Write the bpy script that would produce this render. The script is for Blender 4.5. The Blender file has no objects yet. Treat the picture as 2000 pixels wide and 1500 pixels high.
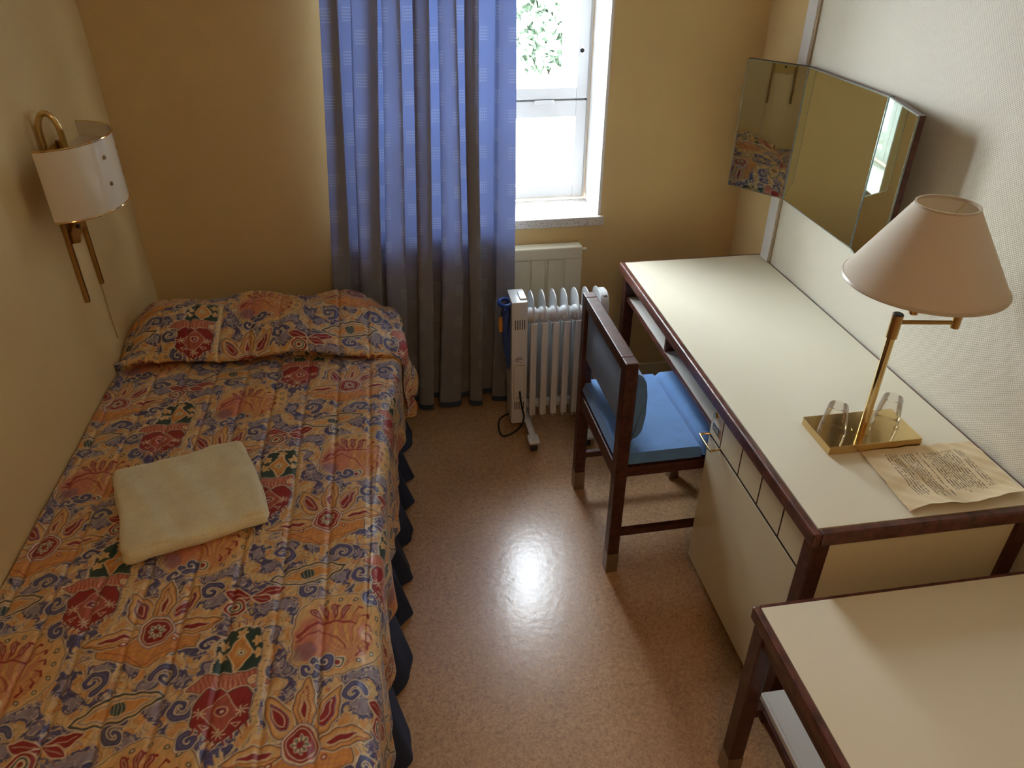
import bpy, bmesh, math, random
import numpy as np
from mathutils import Vector, Matrix
PI = math.pi
random.seed(7)
scene = bpy.context.scene
C = scene.collection

# ------------------------------------------------------------------ camera
CAM = (0.0, 0.0, 1.9385)
yaw, pitch, roll = -0.162, -0.5631, 0.0049
cam_d = bpy.data.cameras.new('camera'); cam = bpy.data.objects.new('camera', cam_d); C.objects.link(cam)
cam_d.sensor_width = 36.0; cam_d.lens = 1462.56 / 2000 * 36; cam_d.clip_start = 0.05; cam_d.clip_end = 200
f = Vector((-math.sin(yaw) * math.cos(pitch), math.cos(yaw) * math.cos(pitch), math.sin(pitch)))
r0 = Vector((math.cos(yaw), math.sin(yaw), 0)); u0 = r0.cross(f)
r = math.cos(roll) * r0 + math.sin(roll) * u0; u = -math.sin(roll) * r0 + math.cos(roll) * u0
cam.matrix_world = Matrix(((r.x, u.x, -f.x, CAM[0]), (r.y, u.y, -f.y, CAM[1]), (r.z, u.z, -f.z, CAM[2]), (0, 0, 0, 1)))
scene.camera = cam
# ------------------------------------------------------------------ world, daylight, exposure
W = bpy.data.worlds.new('overcast_sky'); scene.world = W; W.use_nodes = True
wn = W.node_tree; bg = wn.nodes['Background']
bg.inputs['Color'].default_value = (0.87, 0.91, 1.0, 1); bg.inputs['Strength'].default_value = 42.0
try:
    scene.view_settings.view_transform = 'Standard'; scene.view_settings.look = 'None'
except Exception: pass
scene.view_settings.exposure = 0.0; scene.view_settings.gamma = 1.0; scene.view_settings.use_curve_mapping = False
pl = bpy.data.lights.new('window_portal', 'AREA'); pl.shape = 'RECTANGLE'; pl.size = 1.02; pl.size_y = 1.35
pl.cycles.is_portal = True
po = bpy.data.objects.new('window_portal', pl); C.objects.link(po)
po.location = (0.36, 3.46, 1.49); po.rotation_euler = (-PI / 2, 0, 0)

# ------------------------------------------------------------------ room dimensions
XL, XR, YB, YF, ZC = -1.0, 1.5, 3.018, -1.25, 2.62
WX0, WX1, WZ0, WZ1 = -0.15, 0.876, 0.832, 2.18
HD = 0.73

# ------------------------------------------------------------------ helpers
def srgb(h):
    if isinstance(h, str): h = tuple(int(h[i:i + 2], 16) / 255 for i in (0, 2, 4))
    return tuple((c / 12.92 if c <= 0.04045 else ((c + 0.055) / 1.055) ** 2.4) for c in h)

def mat(name, col, rough=0.5, metal=0.0, spec=0.5, trans=0.0, coat=0.0, coat_rough=0.1, var=0.0, vscale=8.0,
        bump=0.0, bscale=60.0, stretch=None, ior=1.45, sheen=0.0):
    m = bpy.data.materials.new(name); m.use_nodes = True
    nt = m.node_tree; N = nt.nodes; L = nt.links; b = N['Principled BSDF']
    c = srgb(col)
    b.inputs['Base Color'].default_value = (*c, 1); b.inputs['Roughness'].default_value = rough
    b.inputs['Metallic'].default_value = metal; b.inputs['IOR'].default_value = ior
    b.inputs['Specular IOR Level'].default_value = spec
    b.inputs['Transmission Weight'].default_value = trans
    b.inputs['Coat Weight'].default_value = coat; b.inputs['Coat Roughness'].default_value = coat_rough
    if sheen: b.inputs['Sheen Weight'].default_value = sheen
    tc = N.new('ShaderNodeTexCoord'); mp = N.new('ShaderNodeMapping'); L.new(tc.outputs['Object'], mp.inputs['Vector'])
    if stretch: mp.inputs['Scale'].default_value = stretch
    if var > 0:
        n = N.new('ShaderNodeTexNoise'); n.inputs['Scale'].default_value = vscale; n.inputs['Detail'].default_value = 6
        L.new(mp.outputs['Vector'], n.inputs['Vector'])
        r_ = N.new('ShaderNodeValToRGB'); r_.color_ramp.elements[0].position = 0.3; r_.color_ramp.elements[1].position = 0.7
        r_.color_ramp.elements[0].color = (*[x * (1 - var) for x in c], 1)
        r_.color_ramp.elements[1].color = (*[min(1, x * (1 + var)) for x in c], 1)
        L.new(n.outputs['Fac'], r_.inputs['Fac']); L.new(r_.outputs['Color'], b.inputs['Base Color'])
    if bump > 0:
        n2 = N.new('ShaderNodeTexNoise'); n2.inputs['Scale'].default_value = bscale; n2.inputs['Detail'].default_value = 3
        L.new(mp.outputs['Vector'], n2.inputs['Vector'])
        bp = N.new('ShaderNodeBump'); bp.inputs['Strength'].default_value = bump; bp.inputs['Distance'].default_value = 0.004
        L.new(n2.outputs['Fac'], bp.inputs['Height']); L.new(bp.outputs['Normal'], b.inputs['Normal'])
    return m

def tag(o, label=None, cat=None, group=None, kind=None):
    if label: o['label'] = label
    if cat: o['category'] = cat
    if group: o['group'] = group
    if kind: o['kind'] = kind
    return o

def empty(name, loc=(0, 0, 0), rz=0.0, **k):
    o = bpy.data.objects.new(name, None); o.empty_display_size = 0.05; C.objects.link(o)
    o.location = loc; o.rotation_euler = (0, 0, rz); return tag(o, **k)

def link(name, me, m, parent=None, **k):
    o = bpy.data.objects.new(name, me); C.objects.link(o)
    for mm in (m if isinstance(m, (list, tuple)) else [m]): me.materials.append(mm)
    if parent: o.parent = parent
    return tag(o, **k)

def obj(name, bm, m, parent=None, smooth=False, **k):
    bmesh.ops.recalc_face_normals(bm, faces=bm.faces)
    me = bpy.data.meshes.new(name); bm.to_mesh(me); bm.free()
    if smooth:
        me.polygons.foreach_set('use_smooth', [True] * len(me.polygons))
        if smooth != 'all':
            try: me.set_sharp_from_angle(angle=math.radians(38))
            except Exception: pass
    return link(name, me, m, parent, **k)

def box(bm, x0, x1, y0, y1, z0, z1, bev=0.0, seg=2, mx=None, mi=0):
    t = bmesh.new()
    vs = [t.verts.new((x, y, z)) for x in (x0, x1) for y in (y0, y1) for z in (z0, z1)]
    for q in ((0, 1, 3, 2), (4, 6, 7, 5), (0, 4, 5, 1), (2, 3, 7, 6), (0, 2, 6, 4), (1, 5, 7, 3)):
        t.faces.new([vs[i] for i in q])
    bmesh.ops.recalc_face_normals(t, faces=t.faces)
    if bev > 0: bmesh.ops.bevel(t, geom=t.edges[:], offset=bev, segments=seg, affect='EDGES', profile=0.5)
    if mx is not None: bmesh.ops.transform(t, matrix=mx, verts=t.verts)
    for fc in t.faces: fc.material_index = mi
    me = bpy.data.meshes.new('t'); t.to_mesh(me); t.free(); bm.from_mesh(me); bpy.data.meshes.remove(me)
    return bm

def B(*a, **k): return box(bmesh.new(), *a, **k)

def tube(bm, pts, rad, n=12, closed=False, sq=None):
    P = [Vector(p) for p in pts]; m = len(P); rings = []
    up = None
    for i, p in enumerate(P):
        d = ((P[(i + 1) % m] - P[i - 1]) if (closed or 0 < i < m - 1) else (P[1] - P[0] if i == 0 else P[-1] - P[-2])).normalized()
        if up is None:
            up = Vector((0, 0, 1)) if abs(d.z) < 0.9 else Vector((1, 0, 0))
        s = d.cross(up).normalized(); up = s.cross(d).normalized()
        rr = rad[i] if isinstance(rad, (list, tuple)) else rad
        if sq: rings.append([bm.verts.new(p + s * a * sq[0] + up * b_ * sq[1]) for a, b_ in ((1, 1), (-1, 1), (-1, -1), (1, -1))])
        else: rings.append([bm.verts.new(p + (s * math.cos(2 * PI * k / n) + up * math.sin(2 * PI * k / n)) * rr) for k in range(n)])
    q = len(rings[0])
    for i in range(m if closed else m - 1):
        a, b_ = rings[i], rings[(i + 1) % m]
        for k in range(q): bm.faces.new((a[k], a[(k + 1) % q], b_[(k + 1) % q], b_[k]))
    if not closed:
        bm.faces.new(rings[0]); bm.faces.new(rings[-1])
    return bm

def lathe(bm, prof, cx=0, cy=0, n=48, a0=0, a1=2 * PI, ex=1.0, cap=False):
    full = abs(a1 - a0 - 2 * PI) < 1e-6; k = n if full else n + 1
    R = []
    for (rr, z) in prof:
        if rr < 1e-6: R.append([bm.verts.new((cx, cy, z))]); continue
        R.append([bm.verts.new((cx + ex * rr * math.cos(a0 + (a1 - a0) * i / n), cy + rr * math.sin(a0 + (a1 - a0) * i / n), z)) for i in range(k)])
    for a, b_ in zip(R[:-1], R[1:]):
        for i in range(n):
            j = (i + 1) % k
            if len(a) == 1 and len(b_) == 1: continue
            if len(a) == 1: bm.faces.new((a[0], b_[i], b_[j]))
            elif len(b_) == 1: bm.faces.new((a[i], a[j], b_[0]))
            else: bm.faces.new((a[i], a[j], b_[j], b_[i]))
    return bm

def prism(bm, poly, axis, lo, hi, bev=0):
    """poly = 2-D outline; axis = extrusion axis index"""
    def P(a, b_, c): v = [a, b_]; v.insert(axis, c); return v
    t = bmesh.new()
    A = [t.verts.new(P(a, b_, lo)) for a, b_ in poly]; D = [t.verts.new(P(a, b_, hi)) for a, b_ in poly]
    t.faces.new(A); t.faces.new(D[::-1])
    for i in range(len(A)): t.faces.new((A[i], A[(i + 1) % len(A)], D[(i + 1) % len(A)], D[i]))
    bmesh.ops.recalc_face_normals(t, faces=t.faces)
    if bev: bmesh.ops.bevel(t, geom=t.edges[:], offset=bev, segments=2, affect='EDGES')
    me = bpy.data.meshes.new('t'); t.to_mesh(me); t.free(); bm.from_mesh(me); bpy.data.meshes.remove(me)
    return bm

def grid_mesh(name, co, nu, nv):
    """co: (nu,nv,3) array -> mesh"""
    me = bpy.data.meshes.new(name)
    me.vertices.add(nu * nv); me.vertices.foreach_set('co', co.reshape(-1).astype(np.float32))
    i = np.arange(nu - 1)[:, None]; j = np.arange(nv - 1)[None, :]
    a = i * nv + j; q = np.stack([a, a + nv, a + nv + 1, a + 1], -1).reshape(-1, 4)
    me.loops.add(q.size); me.loops.foreach_set('vertex_index', q.reshape(-1).astype(np.int32))
    me.polygons.add(len(q)); me.polygons.foreach_set('loop_start', (np.arange(len(q)) * 4).astype(np.int32))
    me.polygons.foreach_set('loop_total', np.full(len(q), 4, np.int32))
    me.polygons.foreach_set('use_smooth', np.ones(len(q), bool))
    me.update(calc_edges=True); me.validate()
    return me

# ------------------------------------------------------------------ materials
M = {}
M['wall'] = mat('cream_painted_plaster', 'dcc08a', 0.6, var=0.03, vscale=3, bump=0.15, bscale=35)
M['ceiling'] = mat('white_ceiling_paint', 'ece8dc', 0.8)
M['white_paint'] = mat('white_gloss_paint', 'eeeff0', 0.35)
M['sill'] = mat('speckled_stone_sill', 'd9d6d2', 0.35)
M['wood'] = mat('dark_rosewood', '4c2a22', 0.38, var=0.45, vscale=14, bump=0.12, bscale=40, stretch=(3, 3, 3))
M['wood_edge'] = mat('worn_rosewood_edging', '5a342b', 0.33, var=0.55, vscale=45, bump=0.25, bscale=70, stretch=(1, 0.5, 1))
M['laminate'] = mat('cream_laminate', 'e9e3cd', 0.27, spec=0.5, bump=0.01, bscale=200)
M['laminate_side'] = mat('cream_panel', 'ddd3b2', 0.4)
M['shelf_white'] = mat('pale_shelf_laminate', 'e6e2da', 0.35)
M['groove'] = mat('dark_groove', '2a1a14', 0.6)
M['brass'] = mat('polished_brass', 'd8bc86', 0.13, metal=1.0, bump=0.02, bscale=30)
M['old_brass'] = mat('dull_brass', 'b8925a', 0.3, metal=1.0)
M['steel'] = mat('brushed_steel_ferrule', '9c8f7c', 0.38, metal=0.9, bump=0.1, bscale=150, stretch=(1, 1, 8))
M['chrome'] = mat('chrome', 'd8d8d8', 0.12, metal=1.0)
M['mirror'] = mat('silvered_glass', 'e4ecdf', 0.015, metal=1.0)
M['mirror_edge'] = mat('bevelled_glass_edge', '9fb0aa', 0.15, metal=0.6)
M['acrylic'] = mat('milky_acrylic', 'e9dfcd', 0.12, spec=0.6, trans=0.0, coat=0.6, coat_rough=0.05)
M['heater_white'] = mat('white_enamel', 'dfe3e6', 0.3)
M['radiator'] = mat('cream_enamel', 'e2dcc4', 0.4)
M['blue_plastic'] = mat('blue_plastic', '2a4f9c', 0.28)
M['amber'] = mat('amber_plastic', 'd8a04a', 0.3)
M['black_plastic'] = mat('black_plastic', '121214', 0.4)
M['grey_plastic'] = mat('grey_rubber', '3c3c40', 0.5)
M['navy'] = mat('navy_valance_cotton', '24324f', 0.8, bump=0.2, bscale=300)
M['mattress'] = mat('white_ticking', 'd8d4cc', 0.9)
M['curtain_hem'] = mat('curtain_hem_cloth', '3b4c62', 0.85)
M['dark_gap'] = mat('window_gasket', '3b3c40', 0.6)
M['leaf'] = mat('foliage', '6a7a66', 0.7, var=0.3, vscale=2)
M['bark'] = mat('bark', '5a4a3c', 0.9, var=0.3)
M['ground'] = mat('pale_concrete', 'cfd0cc', 0.9, var=0.05)
M['door'] = mat('door_paint', 'e8e2d0', 0.4)
M['cord_white'] = mat('cream_cable', 'd6c8a0', 0.5)

def nodes_of(m): return m.node_tree.nodes, m.node_tree.links, m.node_tree.nodes['Principled BSDF']

# speckled sill
N, L, b = nodes_of(M['sill'])
tc = N.new('ShaderNodeTexCoord'); v = N.new('ShaderNodeTexNoise'); v.inputs['Scale'].default_value = 160; v.inputs['Detail'].default_value = 2
L.new(tc.outputs['Object'], v.inputs['Vector']); rp = N.new('ShaderNodeValToRGB')
rp.color_ramp.elements[0].position = 0.34; rp.color_ramp.elements[0].color = (*srgb('6a5f58'), 1)
rp.color_ramp.elements[1].position = 0.42; rp.color_ramp.elements[1].color = (*srgb('dedad4'), 1)
L.new(v.outputs['Fac'], rp.inputs['Fac']); L.new(rp.outputs['Color'], b.inputs['Base Color'])

# embossed wallpaper of the right wall
M['wallpaper'] = mat('embossed_wallpaper', 'dcd6c2', 0.5)
N, L, b = nodes_of(M['wallpaper'])
tc = N.new('ShaderNodeTexCoord'); sx = N.new('ShaderNodeSeparateXYZ'); L.new(tc.outputs['Object'], sx.inputs[0])
def mth(N, L, op, a, b_=None):
    n = N.new('ShaderNodeMath'); n.operation = op
    for i, v_ in enumerate((a, b_)):
        if v_ is None: continue
        if isinstance(v_, (int, float)): n.inputs[i].default_value = v_
        else: L.new(v_, n.inputs[i])
    return n.outputs[0]
wv = mth(N, L, 'MULTIPLY', mth(N, L, 'SINE', mth(N, L, 'MULTIPLY', mth(N, L, 'ADD', sx.outputs['Y'], mth(N, L, 'MULTIPLY', sx.outputs['Z'], 0.35)), 2 * PI / 0.0085)),
         mth(N, L, 'SINE', mth(N, L, 'MULTIPLY', sx.outputs['Z'], 2 * PI / 0.0075)))
ns = N.new('ShaderNodeTexNoise'); ns.inputs['Scale'].default_value = 220; L.new(tc.outputs['Object'], ns.inputs['Vector'])
bp = N.new('ShaderNodeBump'); bp.inputs['Strength'].default_value = 0.35; bp.inputs['Distance'].default_value = 0.0012
L.new(mth(N, L, 'ADD', wv, ns.outputs['Fac']), bp.inputs['Height']); L.new(bp.outputs['Normal'], b.inputs['Normal'])

# vinyl floor
M['floor'] = mat('tan_vinyl', 'b48f6c', 0.3)
N, L, b = nodes_of(M['floor'])
tc = N.new('ShaderNodeTexCoord')
n1 = N.new('ShaderNodeTexNoise'); n1.inputs['Scale'].default_value = 95; n1.inputs['Detail'].default_value = 5; n1.inputs['Distortion'].default_value = 1.2
n2 = N.new('ShaderNodeTexNoise'); n2.inputs['Scale'].default_value = 9; n2.inputs['Detail'].default_value = 4
for n_ in (n1, n2): L.new(tc.outputs['Object'], n_.inputs['Vector'])
r1 = N.new('ShaderNodeValToRGB'); r1.color_ramp.elements[0].position = 0.3; r1.color_ramp.elements[1].position = 0.62
r1.color_ramp.elements[0].color = (*srgb('a27b58'), 1); r1.color_ramp.elements[1].color = (*srgb('cca47a'), 1)
r2 = N.new('ShaderNodeValToRGB'); r2.color_ramp.elements[0].color = (0.82, 0.80, 0.78, 1); r2.color_ramp.elements[1].color = (1.1, 1.08, 1.06, 1)
mx = N.new('ShaderNodeMixRGB'); mx.blend_type = 'MULTIPLY'; mx.inputs['Fac'].default_value = 0.7
L.new(n1.outputs['Fac'], r1.inputs['Fac']); L.new(n2.outputs['Fac'], r2.inputs['Fac'])
L.new(r1.outputs['Color'], mx.inputs[1]); L.new(r2.outputs['Color'], mx.inputs[2]); L.new(mx.outputs[0], b.inputs['Base Color'])
n3 = N.new('ShaderNodeTexNoise'); n3.inputs['Scale'].default_value = 45; L.new(tc.outputs['Object'], n3.inputs['Vector'])
bp = N.new('ShaderNodeBump'); bp.inputs['Strength'].default_value = 0.16; bp.inputs['Distance'].default_value = 0.003
L.new(n3.outputs['Fac'], bp.inputs['Height']); L.new(bp.outputs['Normal'], b.inputs['Normal'])
b.inputs['Roughness'].default_value = 0.34; b.inputs['Coat Weight'].default_value = 0.8; b.inputs['Coat Roughness'].default_value = 0.19; L.new(bp.outputs['Normal'], b.inputs['Coat Normal'])

# blue upholstery
def cloth(name, col, scale=700, bmp=0.5, rough=0.9):
    m = mat(name, col, rough, sheen=0.3)
    N, L, b = nodes_of(m); tc = N.new('ShaderNodeTexCoord')
    n = N.new('ShaderNodeTexNoise'); n.inputs['Scale'].default_value = scale; n.inputs['Detail'].default_value = 2
    n2 = N.new('ShaderNodeTexNoise'); n2.inputs['Scale'].default_value = 14; n2.inputs['Detail'].default_value = 5
    L.new(tc.outputs['Object'], n.inputs['Vector']); L.new(tc.outputs['Object'], n2.inputs['Vector'])
    c = srgb(col); rr = N.new('ShaderNodeValToRGB'); rr.color_ramp.elements[0].position = 0.3; rr.color_ramp.elements[1].position = 0.75
    rr.color_ramp.elements[0].color = (*[x * 0.72 for x in c], 1); rr.color_ramp.elements[1].color = (*[min(1, x * 1.22) for x in c], 1)
    mm = mth(N, L, 'ADD', mth(N, L, 'MULTIPLY', n.outputs['Fac'], 0.6), mth(N, L, 'MULTIPLY', n2.outputs['Fac'], 0.4))
    L.new(mm, rr.inputs['Fac']); L.new(rr.outputs['Color'], b.inputs['Base Color'])
    bp = N.new('ShaderNodeBump'); bp.inputs['Strength'].default_value = bmp; bp.inputs['Distance'].default_value = 0.0015
    L.new(n.outputs['Fac'], bp.inputs['Height']); L.new(bp.outputs['Normal'], b.inputs['Normal'])
    return m
M['upholstery'] = cloth('blue_wool_upholstery', '5f8cc4')
M['towel'] = cloth('cream_terry', 'f6e8c6', 420, 0.9)

# thin clear materials
def clear(name, tint, gloss, rough=0.02, alpha=0.0, blend=0.1):
    m = bpy.data.materials.new(name); m.use_nodes = True; N = m.node_tree.nodes; L = m.node_tree.links
    for n in list(N): N.remove(n)
    o = N.new('ShaderNodeOutputMaterial'); t = N.new('ShaderNodeBsdfTransparent'); g = N.new('ShaderNodeBsdfGlossy')
    t.inputs['Color'].default_value = (*tint, 1); g.inputs['Roughness'].default_value = rough
    lw = N.new('ShaderNodeLayerWeight'); lw.inputs['Blend'].default_value = blend
    mr = N.new('ShaderNodeMath'); mr.operation = 'MULTIPLY'; L.new(lw.outputs['Fresnel'], mr.inputs[0]); mr.inputs[1].default_value = gloss
    mx = N.new('ShaderNodeMixShader'); L.new(mr.outputs[0], mx.inputs['Fac']); L.new(t.outputs[0], mx.inputs[1]); L.new(g.outputs[0], mx.inputs[2])
    L.new(mx.outputs[0], o.inputs['Surface']); return m
M['glass'] = clear('window_glass', (0.94, 0.97, 0.96), 0.8)
M['clear_plastic'] = clear('clear_plastic', (0.975, 0.965, 0.955), 0.8, 0.06, blend=0.22)
N = M['clear_plastic'].node_tree.nodes; L = M['clear_plastic'].node_tree.links
o_ = [n for n in N if n.type == 'OUTPUT_MATERIAL'][0]; prev = o_.inputs['Surface'].links[0].from_socket
df = N.new('ShaderNodeBsdfDiffuse'); df.inputs['Color'].default_value = (.9, .87, .86, 1); lw = N.new('ShaderNodeLayerWeight'); lw.inputs['Blend'].default_value = .35
m_ = N.new('ShaderNodeMath'); m_.operation = 'POWER'; L.new(lw.outputs['Facing'], m_.inputs[0]); m_.inputs[1].default_value = 2.5
m2_ = N.new('ShaderNodeMath'); m2_.operation = 'MULTIPLY'; L.new(m_.outputs[0], m2_.inputs[0]); m2_.inputs[1].default_value = .55
m3_ = N.new('ShaderNodeMixShader'); L.new(m2_.outputs[0], m3_.inputs['Fac']); L.new(prev, m3_.inputs[1]); L.new(df.outputs[0], m3_.inputs[2]); L.new(m3_.outputs[0], o_.inputs['Surface'])

# lamp shade fabric and curtain
def translucent(name, col, tcol, fac, rough=0.8):
    m = bpy.data.materials.new(name); m.use_nodes = True; N = m.node_tree.nodes; L = m.node_tree.links
    b = N['Principled BSDF']; b.inputs['Base Color'].default_value = (*srgb(col), 1); b.inputs['Roughness'].default_value = rough
    b.inputs['Specular IOR Level'].default_value = 0.2
    t = N.new('ShaderNodeBsdfTranslucent'); t.inputs['Color'].default_value = (*srgb(tcol), 1)
    mx = N.new('ShaderNodeMixShader'); mx.inputs['Fac'].default_value = fac
    L.new(b.outputs[0], mx.inputs[1]); L.new(t.outputs[0], mx.inputs[2]); L.new(mx.outputs[0], N['Material Output'].inputs['Surface'])
    return m, N, L, b, t
M['shade'], N, L, b, t = translucent('cream_shade_cloth', 'ebdfcc', 'd8b47c', 0.2)
M['shade_trim'] = mat('satin_shade_binding', 'c9b8a0', 0.35)
M['curtain'], N, L, b, t = translucent('blue_curtain_cloth', '7f8a9e', '3f68d8', 0.082)
uv = N.new('ShaderNodeUVMap'); uv.uv_map = 'UVMap'; sx = N.new('ShaderNodeSeparateXYZ'); L.new(uv.outputs[0], sx.inputs[0])
U, V = sx.outputs['X'], sx.outputs['Y']
CW, CH = 0.062, 0.140
col_i = mth(N, L, 'FLOOR', mth(N, L, 'DIVIDE', U, CW))
off = mth(N, L, 'MULTIPLY', mth(N, L, 'MODULO', col_i, 2), CH / 2)
fu = mth(N, L, 'FRACT', mth(N, L, 'DIVIDE', U, CW)); fv = mth(N, L, 'FRACT', mth(N, L, 'DIVIDE', mth(N, L, 'ADD', V, off), CH))
ing = mth(N, L, 'MULTIPLY', mth(N, L, 'LESS_THAN', fu, 0.62), mth(N, L, 'LESS_THAN', fv, 0.36))
rows = mth(N, L, 'GREATER_THAN', mth(N, L, 'FRACT', mth(N, L, 'MULTIPLY', fv, 13.9)), 0.6)
tk = mth(N, L, 'GREATER_THAN', mth(N, L, 'FRACT', mth(N, L, 'MULTIPLY', fu, 9)), 0.3)
dm = mth(N, L, 'MULTIPLY', mth(N, L, 'MULTIPLY', ing, rows), tk)
for node, sock, ca, cb in ((b, 'Base Color', '8c8c90', 'a0a2a8'), (t, 'Color', '6a7fbe', 'a6b4dc')):
    mc = N.new('ShaderNodeMixRGB'); mc.inputs[1].default_value = (*srgb(ca), 1); mc.inputs[2].default_value = (*srgb(cb), 1)
    L.new(dm, mc.inputs['Fac']); L.new(mc.outputs[0], node.inputs[sock])

# ------------------------------------------------------------------ room shell
def struct(name, bm, m, **k): return obj(name, bm, m, kind='structure', **k)
struct('floor', B(XL - .1, XR + .1, YF - .1, YB + .02, -0.1, 0), M['floor'])
struct('ceiling', B(XL - .1, XR + .1, YF - .1, YB + .42, ZC, ZC + .1), M['ceiling'])
struct('wall_left', B(XL - .1, XL, YF - .1, YB + .02, 0, ZC), M['wall'])
wr = B(XR, XR + .1, YF - .1, 2.66, 0, ZC)
struct('wall_right', wr, M['wallpaper'])
struct('wall_right', B(XR, XR + .1, 2.66, YB + .02, 0, ZC), M['wall'])
DX0, DX1 = -0.55, 0.35
bm = B(XL - .1, DX0, YF - .1, YF, 0, ZC); box(bm, DX1, XR + .1, YF - .1, YF, 0, ZC); box(bm, DX0, DX1, YF - .1, YF, 2.05, ZC)
struct('wall_front', bm, M['wall'])
bm = B(XL - .1, WX0, YB, YB + .42, -.1, ZC); box(bm, WX1, XR + .1, YB, YB + .42, -.1, ZC)
box(bm, WX0, WX1, YB, YB + .42, -.1, WZ0 - .04); box(bm, WX0, WX1, YB, YB + .42, WZ1, ZC)
struct('wall_back', bm, M['wall'])
dr = empty('door_1', (DX0, YF - .05, 0), kind='structure')
obj('door_panel', B(0.01, DX1 - DX0 - .01, 0, .04, .005, 2.03, bev=.003), M['door'], dr)
bm = B(0, .05, .05, .065, 0, 2.07); box(bm, DX1 - DX0 - .05, DX1 - DX0, .05, .065, 0, 2.07); box(bm, .05, DX1 - DX0 - .05, .05, .065, 2.02, 2.07)
obj('door_frame', bm, M['white_paint'], dr)
obj('door_handle', tube(bmesh.new(), [(.07, .04, 1.02), (.07, .09, 1.02), (.19, .09, 1.02)], .009), M['chrome'], dr, smooth=True)
struct('baseboard_back', B(XL, XR, YB - .012, YB - .0005, 0, .07, bev=.003), M['laminate_side'])
struct('baseboard_left', B(XL + .0005, XL + .012, YF, YB - .013, 0, .07, bev=.003), M['laminate_side'])
struct('baseboard_right', B(XR - .012, XR - .0005, YF, YB - .013, 0, .07, bev=.003), M['laminate_side'])
# vertical cover strip on the right wall
bm = B(XR - .012, XR - .0005, 2.66, 2.722, .071, ZC, bev=.003)
struct('trim_1', bm, M['white_paint'])
struct('trim_2', B(XR - .007, XR - .0005, 2.648, 2.6595, .071, ZC), mat('tan_trim_edge', 'a8977a', 0.5))

# window
w = empty('window_1', (0, 0, 0), kind='structure')
YW = 3.255
bm = B(WX1 - .012, WX1 - .0003, YB + .001, YW, WZ0, WZ1 - .001); box(bm, WX0 + .0003, WX0 + .012, YB + .001, YW, WZ0, WZ1 - .001)
box(bm, WX0 + .012, WX1 - .012, YB + .001, YW, WZ1 - .012, WZ1 - .001)
obj('reveal', bm, M['white_paint'], w)
obj('window_sill', B(WX0 + .0005, WX1 + .012, YB - .018, YW, WZ0 - .039, WZ0, bev=.003), M['sill'], w)
def frame(bm, x0, x1, z0, z1, y0, y1, wl, wr_, wb, wt, bev=.003):
    box(bm, x0, x0 + wl, y0, y1, z0, z1, bev=bev); box(bm, x1 - wr_, x1, y0, y1, z0, z1, bev=bev)
    box(bm, x0 + wl, x1 - wr_, y0, y1, z0, z0 + wb, bev=bev); box(bm, x0 + wl, x1 - wr_, y0, y1, z1 - wt, z1, bev=bev)
    return bm
FX0, FX1 = WX0 + .012, WX1 - .012
obj('window_frame', frame(bmesh.new(), FX0, FX1, WZ0, WZ1 - .012, YW + .012, YW + .09, .012, .012, .008, .02), M['white_paint'], w)
obj('gasket', frame(bmesh.new(), FX0, FX1, WZ0, WZ1 - .012, YW + .02, YW + .026, .017, .017, .013, .025, bev=0), M['dark_gap'], w)
ZM = 1.262
sashes = []
for (x0, x1) in ((FX0 + .015, .348), (.352, FX1 - .015)):
    for (z0, z1, wb, wt) in ((WZ0 + .011, ZM - .004, .052, .066), (ZM + .004, WZ1 - .035, .046, .046)):
        s = obj('sash', frame(bmesh.new(), x0, x1, z0, z1, YW, YW + .04, .05, .046, wb, wt), M['white_paint'], w)
        obj('pane', B(x0 + .045, x1 - .041, YW + .02, YW + .024, z0 + wb - .005, z1 - wt + .005), M['glass'], s)
obj('transom', B(FX0 + .0125, FX1 - .0125, YW + .03, YW + .055, ZM - .012, ZM + .012), M['white_paint'], w)
obj('outer_frame', frame(frame(bmesh.new(), FX0, .36, WZ0, WZ1 - .012, YW + .12, YW + .16, .09, .04, .09, .06), .36, FX1, WZ0, WZ1 - .012, YW + .12, YW + .16, .04, .095, .09, .06), M['white_paint'], w)
bm = B(FX0 + .09, .32, YW + .12, YW + .16, ZM - .04, ZM + .075); box(bm, .40, FX1 - .095, YW + .12, YW + .16, ZM - .04, ZM + .075)
obj('outer_rail', bm, M['white_paint'], w)
obj('latch', B(.622, .705, YW - .012, YW - .0003, ZM - .016, ZM + .002, bev=.003), M['white_paint'], w)
bm = tube(bmesh.new(), [(.818, YW - .004, 1.455), (.818, YW - .0002, 1.455)], .009, 16)
prism(bm, [(.818 + .0085 * math.cos(a) , 1.455 + .021 * math.sin(a)) for a in np.linspace(0, 2 * PI, 20)[:-1]], 1, YW - .004, YW - .0003)
esc = obj('latch_plate', bm, M['chrome'], w)
obj('keyhole', B(.8135, .8225, YW - .006, YW - .0041, 1.45, 1.459), M['black_plastic'], esc)

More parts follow.
